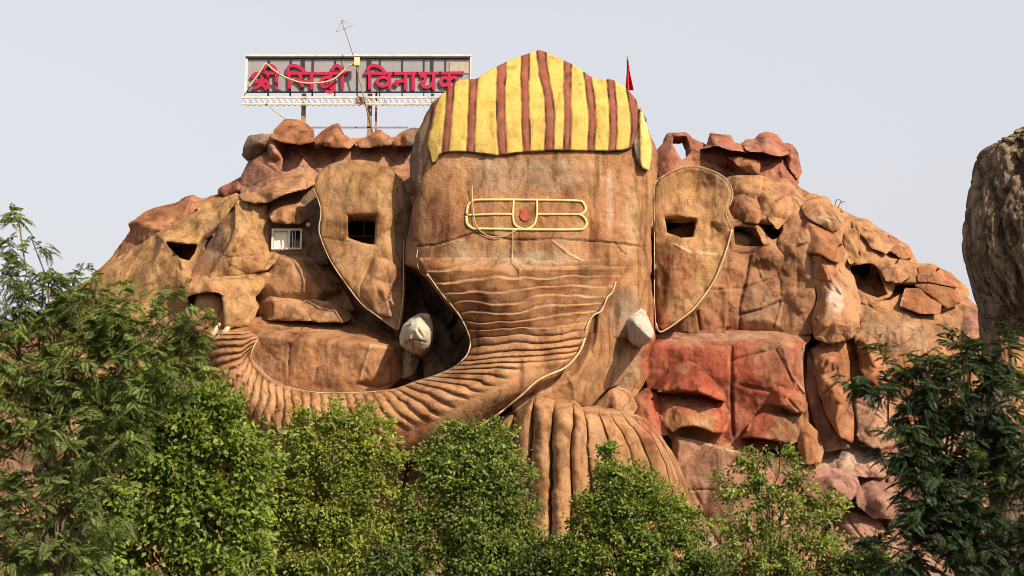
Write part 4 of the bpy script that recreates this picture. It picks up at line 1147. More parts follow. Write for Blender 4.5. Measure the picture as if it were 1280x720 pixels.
# trunk: edges matched pair by pair, ribs counted along it
TR = [  # L(x,y)      R(x,y)      YL    YR   bulge phase
    ((524, 322), (798, 322), 57.85, 58.1, 0.2, 0.0), ((534, 340), (784, 338), 57.8, 58.0, 0.35, 1.0), ((552, 366), (770, 354), 57.75, 57.75, 0.5, 2.7), ((572, 390), (757, 374), 57.7, 57.4, 0.65, 4.6), ((583, 411), (742, 397), 57.65, 57.2, 0.8, 6.6), ((588, 428), (736, 414), 57.6, 57.05, 0.95, 8.2),
    ((584, 443), (730, 430), 57.55, 56.9, 1.05, 9.8), ((567, 458), (716, 450), 57.35, 56.5, 1.15, 12.0), ((545, 468), (684, 480), 57.2, 56.3, 1.25, 14.2), ((520, 476), (632, 508), 57.1, 56.2, 1.35, 16.6), ((490, 486), (572, 548), 57.4, 56.6, 1.5, 19.4), ((440, 490), (488, 580), 57.5, 57.0, 1.4, 24),
    ((400, 490), (425, 574), 57.7, 57.3, 1.3, 27.6), ((367, 485), (374, 570), 57.9, 57.5, 1.2, 30.6), ((345, 477), (338, 556), 58.0, 57.7, 1.2, 33), ((328, 466), (308, 530), 58.2, 57.9, 1.1, 35.2), ((317, 453), (284, 502), 58.4, 58.1, 1.1, 37.4), ((313, 442), (268, 476), 58.5, 58.3, 1.0, 39.2),
    ((319, 430), (260, 452), 58.6, 58.5, 1.0, 41.2), ((322, 421), (258, 432), 58.8, 58.6, 1.0, 42.8), ((312, 415), (264, 418), 59.0, 58.9, .9, 44.4), ((296, 412), (276, 412), 59.3, 59.3, .7, 45.6)]


def trunk():
    nt_, nu = 620, 70
    rows = np.array([[*a, *b, c, d, e, f] for a, b, c, d, e, f in TR])
    t0 = np.arange(len(TR))
    t = np.linspace(0, len(TR) - 1, nt_)
    g = resample(np.concatenate([rows], 0), 4, False) if False else None
    cols = []
    for k in range(8):
        y = rows[:, k]
        m = np.gradient(y)
        i = np.clip(t.astype(int), 0, len(TR) - 2)
        f = t - i
        h00, h10, h01, h11 = 2 * f ** 3 - 3 * f ** 2 + 1, f ** 3 - 2 * f ** 2 + f, -2 * f ** 3 + 3 * f ** 2, f ** 3 - f ** 2
        cols.append(h00 * y[i] + h10 * m[i] + h01 * y[i + 1] + h11 * m[i + 1])
    Lx, Ly, Rx, Ry, YL, YR, B, PH = [c[:, None] for c in cols]
    PH = np.maximum.accumulate(PH, 0)
    u = np.linspace(0, 1, nu)[None]
    u = u + 0.0 * Lx
    wave = fbm(np.stack([u * 3.2, PH * .22 + u * 0, u * 0 + 4.0], -1), 3, 77)
    upper = np.clip((9.5 - PH) / 2.5, 0, 1)
    arch = -1.25 * np.sin(np.clip(u, 0, 1) * np.pi) ** 1.3 * np.clip((6 - PH) / 6, 0, 1) + .9 * (u - .5) * upper
    ph = PH + 0.6 * wave * (1 + upper * .5) - arch * .55
    fr = ph - np.floor(ph)
    lobe = np.abs(np.sin(np.pi * fr)) ** 0.55
    step_ = (1 - fr) ** 1.3 * 0.95 + .05 * np.sin(np.pi * fr)
    step_ = np.where(fr < .09, fr / .09 * step_, step_)
    rib = upper * step_ * 1.25 + (1 - upper) * lobe
    amp = 0.25 + .05 * upper + 0 * PH
    # the ribs die out towards the belly of the bend and to the cheek
    mid = np.clip((PH - 10) / 3, 0, 1) * np.clip((25 - PH) / 3, 0, 1)
    fade = 1 - mid * np.clip((u - .50) / .16, 0, 1)
    fade = fade * np.clip((1.0 - u) / (.05 + .12 * upper), 0, 1) ** .7 * np.clip(u / .02, .3, 1)
    fade = fade * np.clip(PH / .9, 0, 1)
    px = Lx + (Rx - Lx) * u
    py = Ly + (Ry - Ly) * u
    D = YL + (YR - YL) * u - B * (1 - np.abs(2 * u - 1) ** 2.2) ** .75 - amp * rib * fade

    def paint(col, w):
        near = np.exp(-((np.minimum(fr, 1 - fr)) / .10) ** 2) * fade
        worn = np.clip(fbm(w * 1.1, 4, 81) * 2.2 + .30, 0, 1) * np.clip(upper * 1.2, 0.12, 1)
        f = (near * worn * .75)[..., None]
        c = col * (1 - f) + np.array((0.62, 0.44, 0.26)) * f
        g_ = (np.exp(-((fr - .88) / .13) ** 2) * fade * .62)[..., None]      # darker brown low on each rib
        return c * (1 - g_) + np.array((0.16, 0.085, 0.05)) * g_

    return ruled(head, "trunk", px[::-1], py[::-1], D[::-1], (0.475, 0.242, 0.112), 'smooth', lambda c, w: paint(c[::-1], w[::-1])[::-1], back=2.5, rough=.04)


tk = trunk()
mb = MB()
for pts in ([(262, 424), (268, 415), (275, 404)], [(268, 428), (278, 418), (285, 409)], [(276, 420), (284, 412), (286, 408)]):
    mb.tube([PT(x, y, 58.0 - .0 * i) for i, (x, y) in enumerate(pts)], [.13, .11, .05], 7)
mb.build("trunk_finger", M['cream'], tk, True)
mb = MB().tube(laid([(322, 424), (318, 432), (314, 443), (318, 454), (330, 467), (346, 478), (368, 486), (400, 491), (440, 491), (470, 490)], .02, 80), .024)
mb.build("trunk_edging", M['cream'], tk, True)
mb = MB().tube(laid([(534, 342), (552, 367), (572, 391), (583, 411), (588, 428), (584, 443), (576, 452)], .03, 60), .026)
mb.tube(laid([(522, 312), (521, 328), (527, 342), (536, 345)], .04, 20), .022)
mb.build("trunk_edging", M['cream'], tk, True)

# the ribbed drapery (lower trunk root) fanning down under the chin
GR = [[(608, 526, 57.60), (606, 545, 57.15), (604, 580, 57.00), (600, 640, 57.04), (598, 720, 56.84)],
      [(645, 507, 57.10), (643, 526, 56.50), (640, 560, 56.30), (634, 640, 56.22), (630, 720, 56.02)],
      [(667, 489, 56.75), (666, 514, 56.08), (664, 560, 55.85), (662, 640, 55.73), (658, 720, 55.43)],
      [(693, 499, 56.75), (692, 520, 55.81), (690, 560, 55.50), (688, 640, 55.32), (686, 720, 55.12)],
      [(717, 500, 56.85), (716, 521, 55.76), (715, 560, 55.40), (714, 620, 55.32), (712, 720, 55.02)],
      [(729, 509, 57.00), (731, 523, 55.95), (735, 550, 55.60), (737, 620, 55.48), (738, 720, 55.18)],
      [(744, 506, 57.30), (750, 521, 56.40), (760, 550, 56.10), (766, 620, 55.84), (768, 720, 55.64)],
      [(757, 510, 57.60), (766, 523, 56.85), (780, 548, 56.60), (794, 600, 56.40), (800, 720, 56.10)],
      [(770, 511, 57.90), (782, 525, 57.30), (800, 550, 57.10), (820, 606, 56.96), (828, 720, 56.76)],
      [(784, 516, 58.20), (798, 529, 57.75), (818, 552, 57.60), (838, 606, 57.52), (846, 720, 57.22)],
      [(796, 518, 58.70), (810, 533, 58.33), (832, 562, 58.20), (852, 615, 58.18), (862, 720, 57.88)],
      [(806, 520, 59.40), (820, 537, 59.25), (842, 568, 59.20), (862, 622, 59.00), (872, 720, 58.80)]]


def drapery():
    nv, per = 150, 14
    cur = np.stack([resample(g, nv) for g in GR], 1)           # nv x ng x 3
    ng = len(GR)
    s = np.linspace(0, ng - 1, (ng - 1) * per + 1)
    i = np.clip(s.astype(int), 0, ng - 2)
    f = (s - i)[None]
    A, B = cur[:, i], cur[:, i + 1]
    G = A + (B - A) * f[..., None]
    lob = np.abs(np.sin(np.pi * f)) ** .24
    right = np.clip((s - 5) / 2, 0, 1)[None]
    pleat = f ** 1.2 * .9 * np.clip((1 - f) / .08, 0, 1)
    wv = np.linspace(0, 1, nv)[:, None]
    rib = (lob * (1 - right * .75) + pleat * right * .8) * np.clip(wv / .07, .08, 1)
    deep = np.array([.5, .8, 1.0, 1.1, .8, .55, .62, .66, .70, .70, .60])[i][None]
    D = G[..., 2] - deep * rib
    wob = fbm(np.stack([wv * 9 + 0 * s, s[None] + 0 * wv, 0 * G[..., 0]], -1), 2, 5)
    px = G[..., 0] + 2.2 * wob + .9 * fbm(np.stack([wv * 34 + 0 * s, s[None] + 0 * wv, 0 * G[..., 0]], -1), 2, 6)

    def paint(col, w):
        e = np.exp(-((f - .03) / .06) ** 2) * np.clip(fbm(w * 1.0, 3, 82) * 2, 0, 1) * .5
        return col * (1 - e[..., None]) + np.array((0.6, 0.46, 0.28)) * e[..., None]
    return ruled(head, "lower_trunk", px, G[..., 1], D, (0.44, 0.232, 0.108), 'smooth', paint, back=2.0, rough=.05)


drapery()

# tusks
rock(head, "tusk", [(499, 420, 58.90), (504, 406, 58.90), (514, 397, 59.00), (526, 391, 59.10), (537, 392, 59.10), (541, 406, 59.00), (541, 422, 58.80), (535, 434, 58.60), (524, 441, 58.40), (514, 438, 58.30), (508, 436, 58.40), (500, 432, 58.60)],
     inner=[(520, 412, 57.30), (528, 424, 57.30), (510, 424, 57.70)], tint=(0.62, 0.55, 0.43), edge=5, thick=4.0, taper=.05, lump=(.26, .7), rough=.14, mat='tusk', step=1.3, jit=1.2, label="broken stub of the left tusk",
     lines=[([(508, 428), (520, 424), (532, 428)], 1.2, .12, (0.3, 0.25, 0.18)), ([(516, 428), (518, 438)], 1.0, .1, (0.3, 0.25, 0.18))])
rock(head, "tusk", [(776, 412, 58.90), (776, 398, 58.90), (783, 388, 59.00), (796, 384, 59.00), (806, 388, 58.90), (812, 400, 58.30), (817, 414, 57.40), (816, 424, 57.10), (809, 430, 57.10), (800, 431, 57.50), (788, 428, 58.10)],
     inner=[(792, 402, 57.60), (806, 416, 56.60), (812, 420, 56.40)], tint=(0.60, 0.56, 0.49), edge=8, thick=2.4, taper=.08, lump=(.2, .7), rough=.12, mat='tusk', step=1.3, jit=1.0, label="rounded white tip of the right tusk")
rock(head, "tusk_socket", [(503, 440, 60.6), (512, 436, 60.4), (526, 438, 60.4), (524, 452, 60.3), (515, 468, 60.2), (504, 474, 60.3)], inner=[(512, 450, 59.7)], tint=(0.50, 0.42, 0.30), edge=3, lump=(.1, .8), mat="tusk", thick=3)
rock(head, "tusk_socket", [(528, 440, 61.0), (540, 434, 61), (556, 448, 61), (556, 464, 60.8), (530, 474, 60.8)], inner=[(540, 450, 60.2)], tint=(0.30, 0.22, 0.16), edge=3)

# forehead mark: three lines and a drop, raised cream bead
def bead(pts, r=.05, closed=False, n=None):
    L = laid(pts, .006, n)
    if closed:
        L.append(L[0])
    return L


mb = MB()
mb.tube(bead([(583, 268), (585, 257), (591, 252), (600, 250), (660, 250), (720, 251), (729, 254), (732, 262), (727, 268), (722, 268), (728, 270), (733, 277), (731, 284), (722, 287), (660, 287), (604, 286), (592, 286), (584, 280), (583, 270)], n=140), .05)
mb.tube(bead([(584, 269), (612, 268), (641, 268)], n=24), .042)
mb.tube(bead([(671, 268), (700, 268), (724, 268)], n=24), .042)
mb.tube(bead([(642, 251), (641, 268), (643, 280), (650, 285), (658, 287)], n=30), .045)
mb.tube(bead([(671, 251), (671, 268), (668, 280), (662, 285), (656, 287)], n=30), .045)
fm = mb.build("forehead_mark", M['mark'], head, True)


def dot():
    ns, nr = 24, 6
    V, F = [], []
    for r in range(nr + 1):
        for k in range(ns):
            a = 2 * math.pi * k / ns
            x, y = 656.5 + math.cos(a) * 6.5 * r / nr * (1 + .15 * math.sin(3 * a)), 267.5 + math.sin(a) * 8.5 * r / nr
            V.append(P(x, y, surf(x, y) - .03))
    for r in range(nr):
        for k in range(ns):
            F.append((r * ns + k, (r + 1) * ns + k, (r + 1) * ns + (k + 1) % ns, r * ns + (k + 1) % ns))
    link_mesh("red_dot", V, F, plain("vermilion_smear", (0.42, 0.10, 0.055), .9, var=.5, scale=2.5), fm)


dot()

# cords hanging over the face
def cord(pts, r, label, mat='cord', lift=.07, n=None):
    o = MB().tube(laid(pts, lift, n), r).build("hanging_cord", M[mat], None, True)
    tag(o, label, "cord")


cord([(731, 423), (726, 437), (715, 452), (704, 461), (690, 467), (672, 476), (652, 494), (630, 512), (612, 525), (598, 533)], .038, "thick pale rope running down from the trunk bend to the treetop", n=60, lift=.12)
cord([(770, 352), (765, 366), (759, 372), (752, 388), (742, 394), (735, 405), (733, 412)], .028, "thin pale cord down the right edge of the trunk ridges", n=40)
cord([(590, 232), (591, 258), (594, 278), (602, 290), (615, 296), (630, 295), (645, 288)], .018, "thin cord looped from the forehead mark's left end", n=40)
cord([(641, 287), (641, 308), (641, 326), (646, 330), (652, 339)], .016, "thin string dropping from the middle of the forehead mark", n=24)

mb = MB()
mb.tube([PT(x, y, 65.6) for x, y in resample([(1043, 262), (1045, 251), (1050, 250), (1052, 254)], 12)], .016, 4)
mb.tube([PT(x, y, 65.5) for x, y in resample([(1047, 264), (1050, 254), (1056, 252)], 8)], .016, 4)
mb.build("rebar_loop", M['black'], hill, True)

# ------------------------------------------------------------------ sign on the roof
YS = 67.5
sign = thing("roof_sign", "grey billboard with red Hindi lettering on rusty posts above the rocks", "sign", PT(450, 170, YS))


def sbox(x0, y0, x1, y1, Y0, Y1):
    a, b = P(x0, y0, YS), P(x1, y1, YS)
    return (a[0], Y0, b[2]), (b[0], Y1, a[2])


MB().box(*sbox(309, 74, 587, 115, YS, YS + .05)).build("panel", M['panel'], sign)
f = MB()
f.box(*sbox(307, 69.2, 589, 71.4, YS - .12, YS + .12))
f.box(*sbox(307, 71.4, 308.6, 122, YS - .06, YS + .06)).box(*sbox(587.4, 71.4, 589, 118, YS - .06, YS + .06))
f.build("frame", M['white'], sign)
f = MB().box(*sbox(308.6, 71.4, 587.4, 73.4, YS - .10, YS + .10)).box(*sbox(308.6, 114.8, 587.4, 115.6, YS - .07, YS + .07))
for x in (336, 363.5, 391, 419, 447, 475, 503, 530, 557):
    f.box(*sbox(x - .4, 73.4, x + .4, 122, YS - .05, YS - .01))
f.box(*sbox(309, 75.6, 587, 76.1, YS - .055, YS - .052))
f.build("grid_bar", M['black'], sign)
MB().box(*sbox(562, 78, 586, 92, YS - .04, YS - .005)).build("patch", M['patch'], sign)
for x, w_ in ((378.5, 3.6), (461.5, 4.6), (540, 3.2)):
    q = MB().box(*sbox(x - w_ / 2, 116, x + w_ / 2, 182, YS + .10, YS + .24))
    q.build("post", M['rust'], sign)
    MB().box(*sbox(x - w_ / 2, 75, x + w_ / 2, 115, YS - .045, YS - .002)).build("post_silhouette", M['black'], sign)  # dark strip stands in for the post seen through the panel
MB().box(*sbox(468.5, 112, 470, 170, YS + .3, YS + .36)).build("post", M['rust'], sign)
f = MB()
f.box(*sbox(303, 123.0, 556, 124.8, YS - .30, YS - .20)).box(*sbox(303, 131.4, 552, 133.2, YS - .30, YS - .20)).box(*sbox(306, 126.5, 556, 127.3, YS + .02, YS + .08))
for k in range(34):
    x = 306 + k * 7.3
    f.tube([PT(x, 124, YS - .25), PT(x + 4.5, 132, YS - .25)], .06, 5)
    f.tube([PT(x + 4.5, 132, YS - .25), PT(x + 7.3, 124, YS - .25)], .018, 5)
f.build("lattice_walkway", M['white'], sign)
MB().box(*sbox(383, 157.4, 510, 159.2, YS + .1, YS + .16)).build("lower_rail", M['thin'], sign)
MB().box(*sbox(446, 124, 458, 131, YS - .36, YS - .30)).build("clamp", M['rust'], sign)

# lettering strokes, measured on the board
LET = [
    [[(196, 286), (276, 286)], [(140, 306), (158, 288), (182, 290), (192, 308), (180, 326), (152, 330)], [(175, 328), (195, 345), (214, 366)], [(214, 318), (180, 345), (150, 362)], [(218, 288), (220, 362)], [(262, 286), (263, 364)], [(262, 286), (252, 258), (230, 246), (208, 252), (200, 268)]],
    [[(312, 286), (464, 286)], [(326, 286), (328, 362)], [(326, 286), (320, 264), (335, 248), (362, 250), (388, 264), (408, 286)], [(372, 286), (384, 304), (374, 322), (356, 318)], [(374, 322), (396, 352)], [(374, 328), (438, 328)], [(438, 286), (440, 364)]],
    [[(476, 286), (620, 286)], [(532, 286), (532, 304), (504, 308), (486, 326), (492, 350), (520, 352), (540, 340), (528, 324), (510, 336)], [(548, 330), (550, 362), (532, 380), (510, 376)], [(548, 330), (530, 350), (545, 366)], [(590, 286), (593, 362)], [(590, 286), (584, 260), (566, 248), (548, 256), (544, 272)]],
    [[(706, 286), (846, 286)], [(728, 286), (730, 364)], [(728, 286), (722, 264), (738, 248), (766, 250), (790, 264), (806, 286)], [(828, 322), (806, 306), (778, 310), (766, 330), (784, 348), (808, 346), (828, 326)], [(828, 286), (830, 364)]],
    [[(846, 286), (966, 286)], [(862, 326), (908, 324)], [(862, 326), (856, 338), (868, 344)], [(908, 286), (910, 366)], [(946, 286), (948, 368)]],
    [[(966, 286), (1080, 285)], [(986, 300), (1004, 300), (1006, 322), (988, 334), (1004, 354), (1034, 348), (1048, 324)], [(1048, 286), (1050, 364)]],
    [[(1080, 285), (1198, 284)], [(1126, 322), (1104, 306), (1084, 322), (1090, 344), (1112, 344), (1126, 326)], [(1126, 286), (1127, 362)], [(1126, 318), (1150, 306), (1166, 320), (1160, 344)]]]
for let in LET:
    mb = MB()
    for k, st in enumerate(let):
        p = resample(st, max(2, len(st) * 6) if len(st) > 2 else 2, True)
        p = np.stack([280 + p[:, 0] / 4, 20 + p[:, 1] / 4], 1)
        hw = 2.1 if k else 1.9
        V, F = [], []
        for i in range(len(p)):
            d = p[min(i + 1, len(p) - 1)] - p[max(i - 1, 0)]
            d = d / (np.hypot(*d) + 1e-9)
            nx, ny = -d[1], d[0]
            e = d * hw * .45 * (-1 if i == 0 else 1 if i == len(p) - 1 else 0)
            for yy in (YS - .13 - .004 * k, YS - .06):
                V += [P(p[i, 0] + nx * hw + e[0], p[i, 1] + ny * hw + e[1], yy), P(p[i, 0] - nx * hw + e[0], p[i, 1] - ny * hw + e[1], yy)]
        m = len(p)
        for i in range(m - 1):
            a, b = 4 * i, 4 * i + 4
            F += [(a, a + 1, b + 1, b), (a + 2, b + 2, b + 3, a + 3), (a, b, b + 2, a + 2), (a + 1, a + 3, b + 3, b + 1)]
        F += [(0, 2, 3, 1), (4 * m - 4, 4 * m - 3, 4 * m - 1, 4 * m - 2)]
        mb.add(V, F)
    mb.build("letter", M['letter'], sign)

mast = thing("antenna_mast", "thin leaning antenna mast with a wire triangle in front of the sign", "antenna", PT(465, 168, YS - .5))
MB().tube([PT(467, 172, YS - .5), PT(445, 80, YS - .5)], .035).tube([PT(445, 80, YS - .5), PT(427, 25, YS - .5)], .02).build("pole", M['rust'], mast, True)
a = [PT(428, 25, YS - .5), PT(441, 32, YS - .7), PT(420, 40, YS - .3), PT(428, 25, YS - .5)]
MB().tube(a, .012, 5).tube([PT(430, 37, YS - .5), PT(428, 25, YS - .5)], .012, 5).build("wire_triangle", M['thin'], mast)
MB().box(*sbox(444.5, 77, 451, 87, YS - .6, YS - .45)).build("tied_rag", M['mark'], mast)
o = MB().tube([PT(x, y, YS - .45) for x, y in resample([(310, 110), (322, 94), (332, 80), (340, 86), (355, 96), (375, 103), (395, 104), (415, 100), (428, 90), (436, 82), (448, 81)], 50)], .045).build("slack_rope", M['cord'], None, True)
tag(o, "cream rope sagging across the front of the grey sign", "rope")
o = MB().tube([PT(x, y, YS - .35) for x, y in resample([(333, 128), (340, 136), (352, 145), (362, 152)], 14)], .025).build("loose_wire", M['cord'], None, True)
tag(o, "loose wire end hanging below the walkway's left side", "wire")

flag = thing("red_flag", "furled red pennant on a short pole behind the headband's right shoulder", "flag", PT(787, 120, 66))
MB().tube([PT(784.5, 70, 66), PT(785, 130, 66)], .03).build("pole", M['rust'], flag, True)
V, F = [], []
for i in range(15):
    t = i / 14
    y = 74 + t * 39
    for k in range(7):
        u = k / 6
        x = 783.4 - 1.2 * t + u * (2.0 + 7.6 * t ** 1.1) + .4 * math.sin(5 * t + 3 * u)
        V.append(P(x, y, 65.9 + .14 * math.sin(u * 9 + t * 2) * (0.3 + t)))
for i in range(14):
    for k in range(6):
        F.append((i * 7 + k, (i + 1) * 7 + k, (i + 1) * 7 + k + 1, i * 7 + k + 1))
link_mesh("cloth", V, F, M['flag'], flag)

# ------------------------------------------------------------------ grey carved boulder at the right, nearer
def grey_boulder():
    YB = 31.0
    prof = [(118, 1336), (126, 1318), (140, 1298), (154, 1280), (166, 1258), (178, 1238), (186, 1226), (200, 1219), (214, 1215), (235, 1208), (262, 1202), (290, 1198), (312, 1198), (332, 1201), (352, 1208), (372, 1218), (390, 1229), (402, 1240), (410, 1252), (416, 1285), (418, 1338)]
    p = resample([(x, y) for y, x in prof], 150)
    na = 260
    cx = 1342.0
    a = np.linspace(0, 2 * np.pi, na, endpoint=False)[None]
    rad = np.maximum((cx - p[:, 0])[:, None] / FPX * YB, .01)
    w = P(np.full(len(p), cx), p[:, 1], np.full(len(p), YB))
    q = np.stack([w[:, 0:1] + rad * np.sin(a), w[:, 1:2] - .85 * rad * np.cos(a), w[:, 2:3] + 0 * a], -1)
    g = q.copy()
    g[..., 0] += g[..., 2] * .28                       # grooves lean with the fall of the bark
    wv = fbm(q * np.array([.8, .8, .5]), 2, 199)[..., None]
    g = g + wv * np.array([.5, .5, 0])
    gro = fbm(g * np.array([2.4, 2.4, .22]), 4, 201)
    gro2 = fbm(g * np.array([9, 9, .55]), 3, 205)
    d = -.24 * np.exp(-(gro / .10) ** 2) - .07 * np.exp(-(gro2 / .16) ** 2) + .16 * fbm(q * .6, 3, 209)
    k = np.clip(rad / 1.2, 0, 1)
    dirv = np.stack([np.sin(a) + 0 * rad, -np.cos(a) + 0 * rad, 0 * rad + 0 * a], -1)
    q = q + dirv * (d * k - .05)[..., None]
    n = len(p)
    i = np.arange(n * na).reshape(n, na)
    j = np.roll(i, -1, 1)
    F = np.stack([i[:-1], i[1:], j[1:], j[:-1]], -1).reshape(-1, 4)
    col = np.ones(q.shape) * np.array((0.34, 0.235, 0.155))
    f = np.exp(-(gro2 / .14) ** 2)[..., None]
    col = col * (1 - .45 * f)
    pale = np.clip(fbm(g * np.array([2, 2, .5]), 3, 215) * 2 - .3, 0, 1)[..., None]
    col = col * (1 - .4 * pale) + np.array((0.40, 0.31, 0.22)) * .4 * pale
    t = thing("carved_boulder", "huge grey bark-textured cement boulder on a stem at the right edge", "boulder", PT(1342, 470, YB))
    link_mesh("boulder_body", q.reshape(-1, 3), F, M['grey'], t, col.reshape(-1, 3))
    pts = [PT(1248, 372, YB - .2), PT(1236, 400, YB), PT(1238, 430, YB), PT(1250, 520, YB), PT(1262, 640, YB), PT(1275, 860, YB)]
    V, F = tube_geo(pts, [.45, .22, .2, .26, .4, .6], 14)
    link_mesh("support_stem", V, F, M['grey'], t, np.ones((len(V), 3)) * np.array((0.26, 0.17, 0.13)))


grey_boulder()
# ------------------------------------------------------------------ trees
def leaves_mesh(name, base, axis, nrm, L, Wd, tint, parent, mat, shape='oval'):
    """Folded leaf blades: two quads each, meeting at the midrib."""
    n = len(base)
    axis = axis / (np.linalg.norm(axis, axis=1, keepdims=True) + 1e-9)
    side = np.cross(axis, nrm)
    side /= (np.linalg.norm(side, axis=1, keepdims=True) + 1e-9)
    up = np.cross(side, axis)
    L, Wd = L[:, None], Wd[:, None]
    b, tip = base, base + axis * L - up * L * .12
    mid = base + axis * L * .5
    l = mid - side * Wd + up * Wd * .45
    r = mid + side * Wd + up * Wd * .45
    V = np.stack([b, l, tip, r], 1).reshape(-1, 3)
    i = np.arange(n) * 4
    F = np.concatenate([np.stack([i, i + 1, i + 2], 1), np.stack([i, i + 2, i + 3], 1)])
    return link_mesh(name, V, F, M[mat], parent, np.repeat(np.clip(tint, .005, .4), 4, 0), smooth=False)


def rand_dir(n):
    v = rng.normal(size=(n, 3))
    return v / np.linalg.norm(v, axis=1, keepdims=True)


def lobes_world(lobes, Y):
    out = []
    for lb in lobes:
        x, y, r = lb[:3]
        yy = Y + (lb[3] if len(lb) > 3 else 0)
        out.append((P(x, y, yy), r * yy / FPX))
    return out


def limb(mb, a, b, r0, r1, n=6, wob=.12):
    a, b = Vector(a), Vector(b)
    L = (b - a).length
    pts, rs = [], []
    for i in range(n + 1):
        t = i / n
        p = a.lerp(b, t)
        if 0 < i < n:
            p += Vector(rng.normal(size=3)) * wob * L * .25
            p.z += math.sin(math.pi * t) * .06 * L
        pts.append(p)
        rs.append(r0 + (r1 - r0) * t)
    mb.tube(pts, rs, 6 if r0 > .04 else 4)
    return pts


def skeleton(parent, root, lobes, clumps, trunk_r):
    mb = MB()
    low = min(c[2] for c, r in lobes)
    cx = sum(c[0] * r for c, r in lobes) / sum(r for c, r in lobes)
    cy = sum(c[1] * r for c, r in lobes) / sum(r for c, r in lobes)
    fork = Vector((cx * .6 + root[0] * .4, cy * .6 + root[1] * .4, max(1.4, low * .75)))
    limb(mb, root, fork, trunk_r, trunk_r * .6, 7, .05)
    for c, r in lobes:
        limb(mb, fork, c, trunk_r * .28, .016, 7, .12)
    for c, k in clumps:
        limb(mb, lobes[k][0], c, .018, .006, 4, .10)
    mb.build("trunk", M['bark'], parent, True)


def sample_clumps(lobes, density, shell=.42, dens=None):
    dens = dens or [1] * len(lobes)
    cl = []
    for k, (c, r) in enumerate(lobes):
        n = max(4, int(density * dens[k] * r * r))
        d = rand_dir(n)
        d[:, 1] = np.where((d[:, 1] > 0) & (rng.random(n) < .45), -d[:, 1], d[:, 1])     # more growth towards the light and the open side
        rad = r * (1 - shell * rng.random(n) ** 1.6)
        for q in c + d * rad[:, None]:
            cl.append((q, k))
    return cl


def broadleaf(name, label, cat, lobes_px, Y, root_px, leaf=.15, density=26, per=46, spread=.29, col=(0.085, 0.125, 0.022), trunk_r=.12, yellow=.25, group=None, tall=0, lime=(0.26, 0.29, 0.035)):
    lobes = lobes_world(lobes_px, Y)
    root = P(root_px, 720, Y)
    root[2] = 0
    t = thing(name, label, cat, root, group)
    bpy.context.view_layer.update()
    cl = sample_clumps(lobes, density)
    skeleton_parent = t
    B, A, Nn, T = [], [], [], []
    for c, k in cl:
        lc, r = lobes[k]
        m = int(per * (.6 + .8 * rng.random()))
        out = (c - lc) / (np.linalg.norm(c - lc) + 1e-9)
        s = spread * (.55 + .9 * rng.random())
        off = rng.normal(size=(m, 3)) * s * np.array([.62, .62, .50])
        p = c + off
        ax = out * .9 + rng.normal(size=(m, 3)) * .75 + off / s * .5
        ax[:, 2] -= .30
        nn = rng.normal(size=(m, 3)) * .50 + np.array([0.25, -.45, .75]) + out * .4
        shade = rng.normal(1, .20, (m, 1)) * (1 + .26 * rng.normal())
        base = np.array(col) * np.clip(shade, .5, 1.8)
        top_lime = (rng.random(m) < yellow * (.25 + 1.5 * max(0, out[2]))) & (off[:, 2] > -.1 * s)  # lime leaves more often on the upper side of the crown
        base[top_lime] = base[top_lime] * .35 + np.array(lime) * .65
        old = rng.random(m) < .012
        base[old] = np.array((0.28, 0.20, 0.06))
        B.append(p), A.append(ax), Nn.append(nn), T.append(base)
    B, A, Nn, T = map(np.concatenate, (B, A, Nn, T))
    L = leaf * rng.uniform(.65, 1.25, len(B))
    crown = leaves_mesh("crown", B, A, Nn, L, L * rng.uniform(.24, .34, len(B)), T, t, 'leaf')
    skeleton(t, root, lobes, cl[::6], trunk_r)
    return t


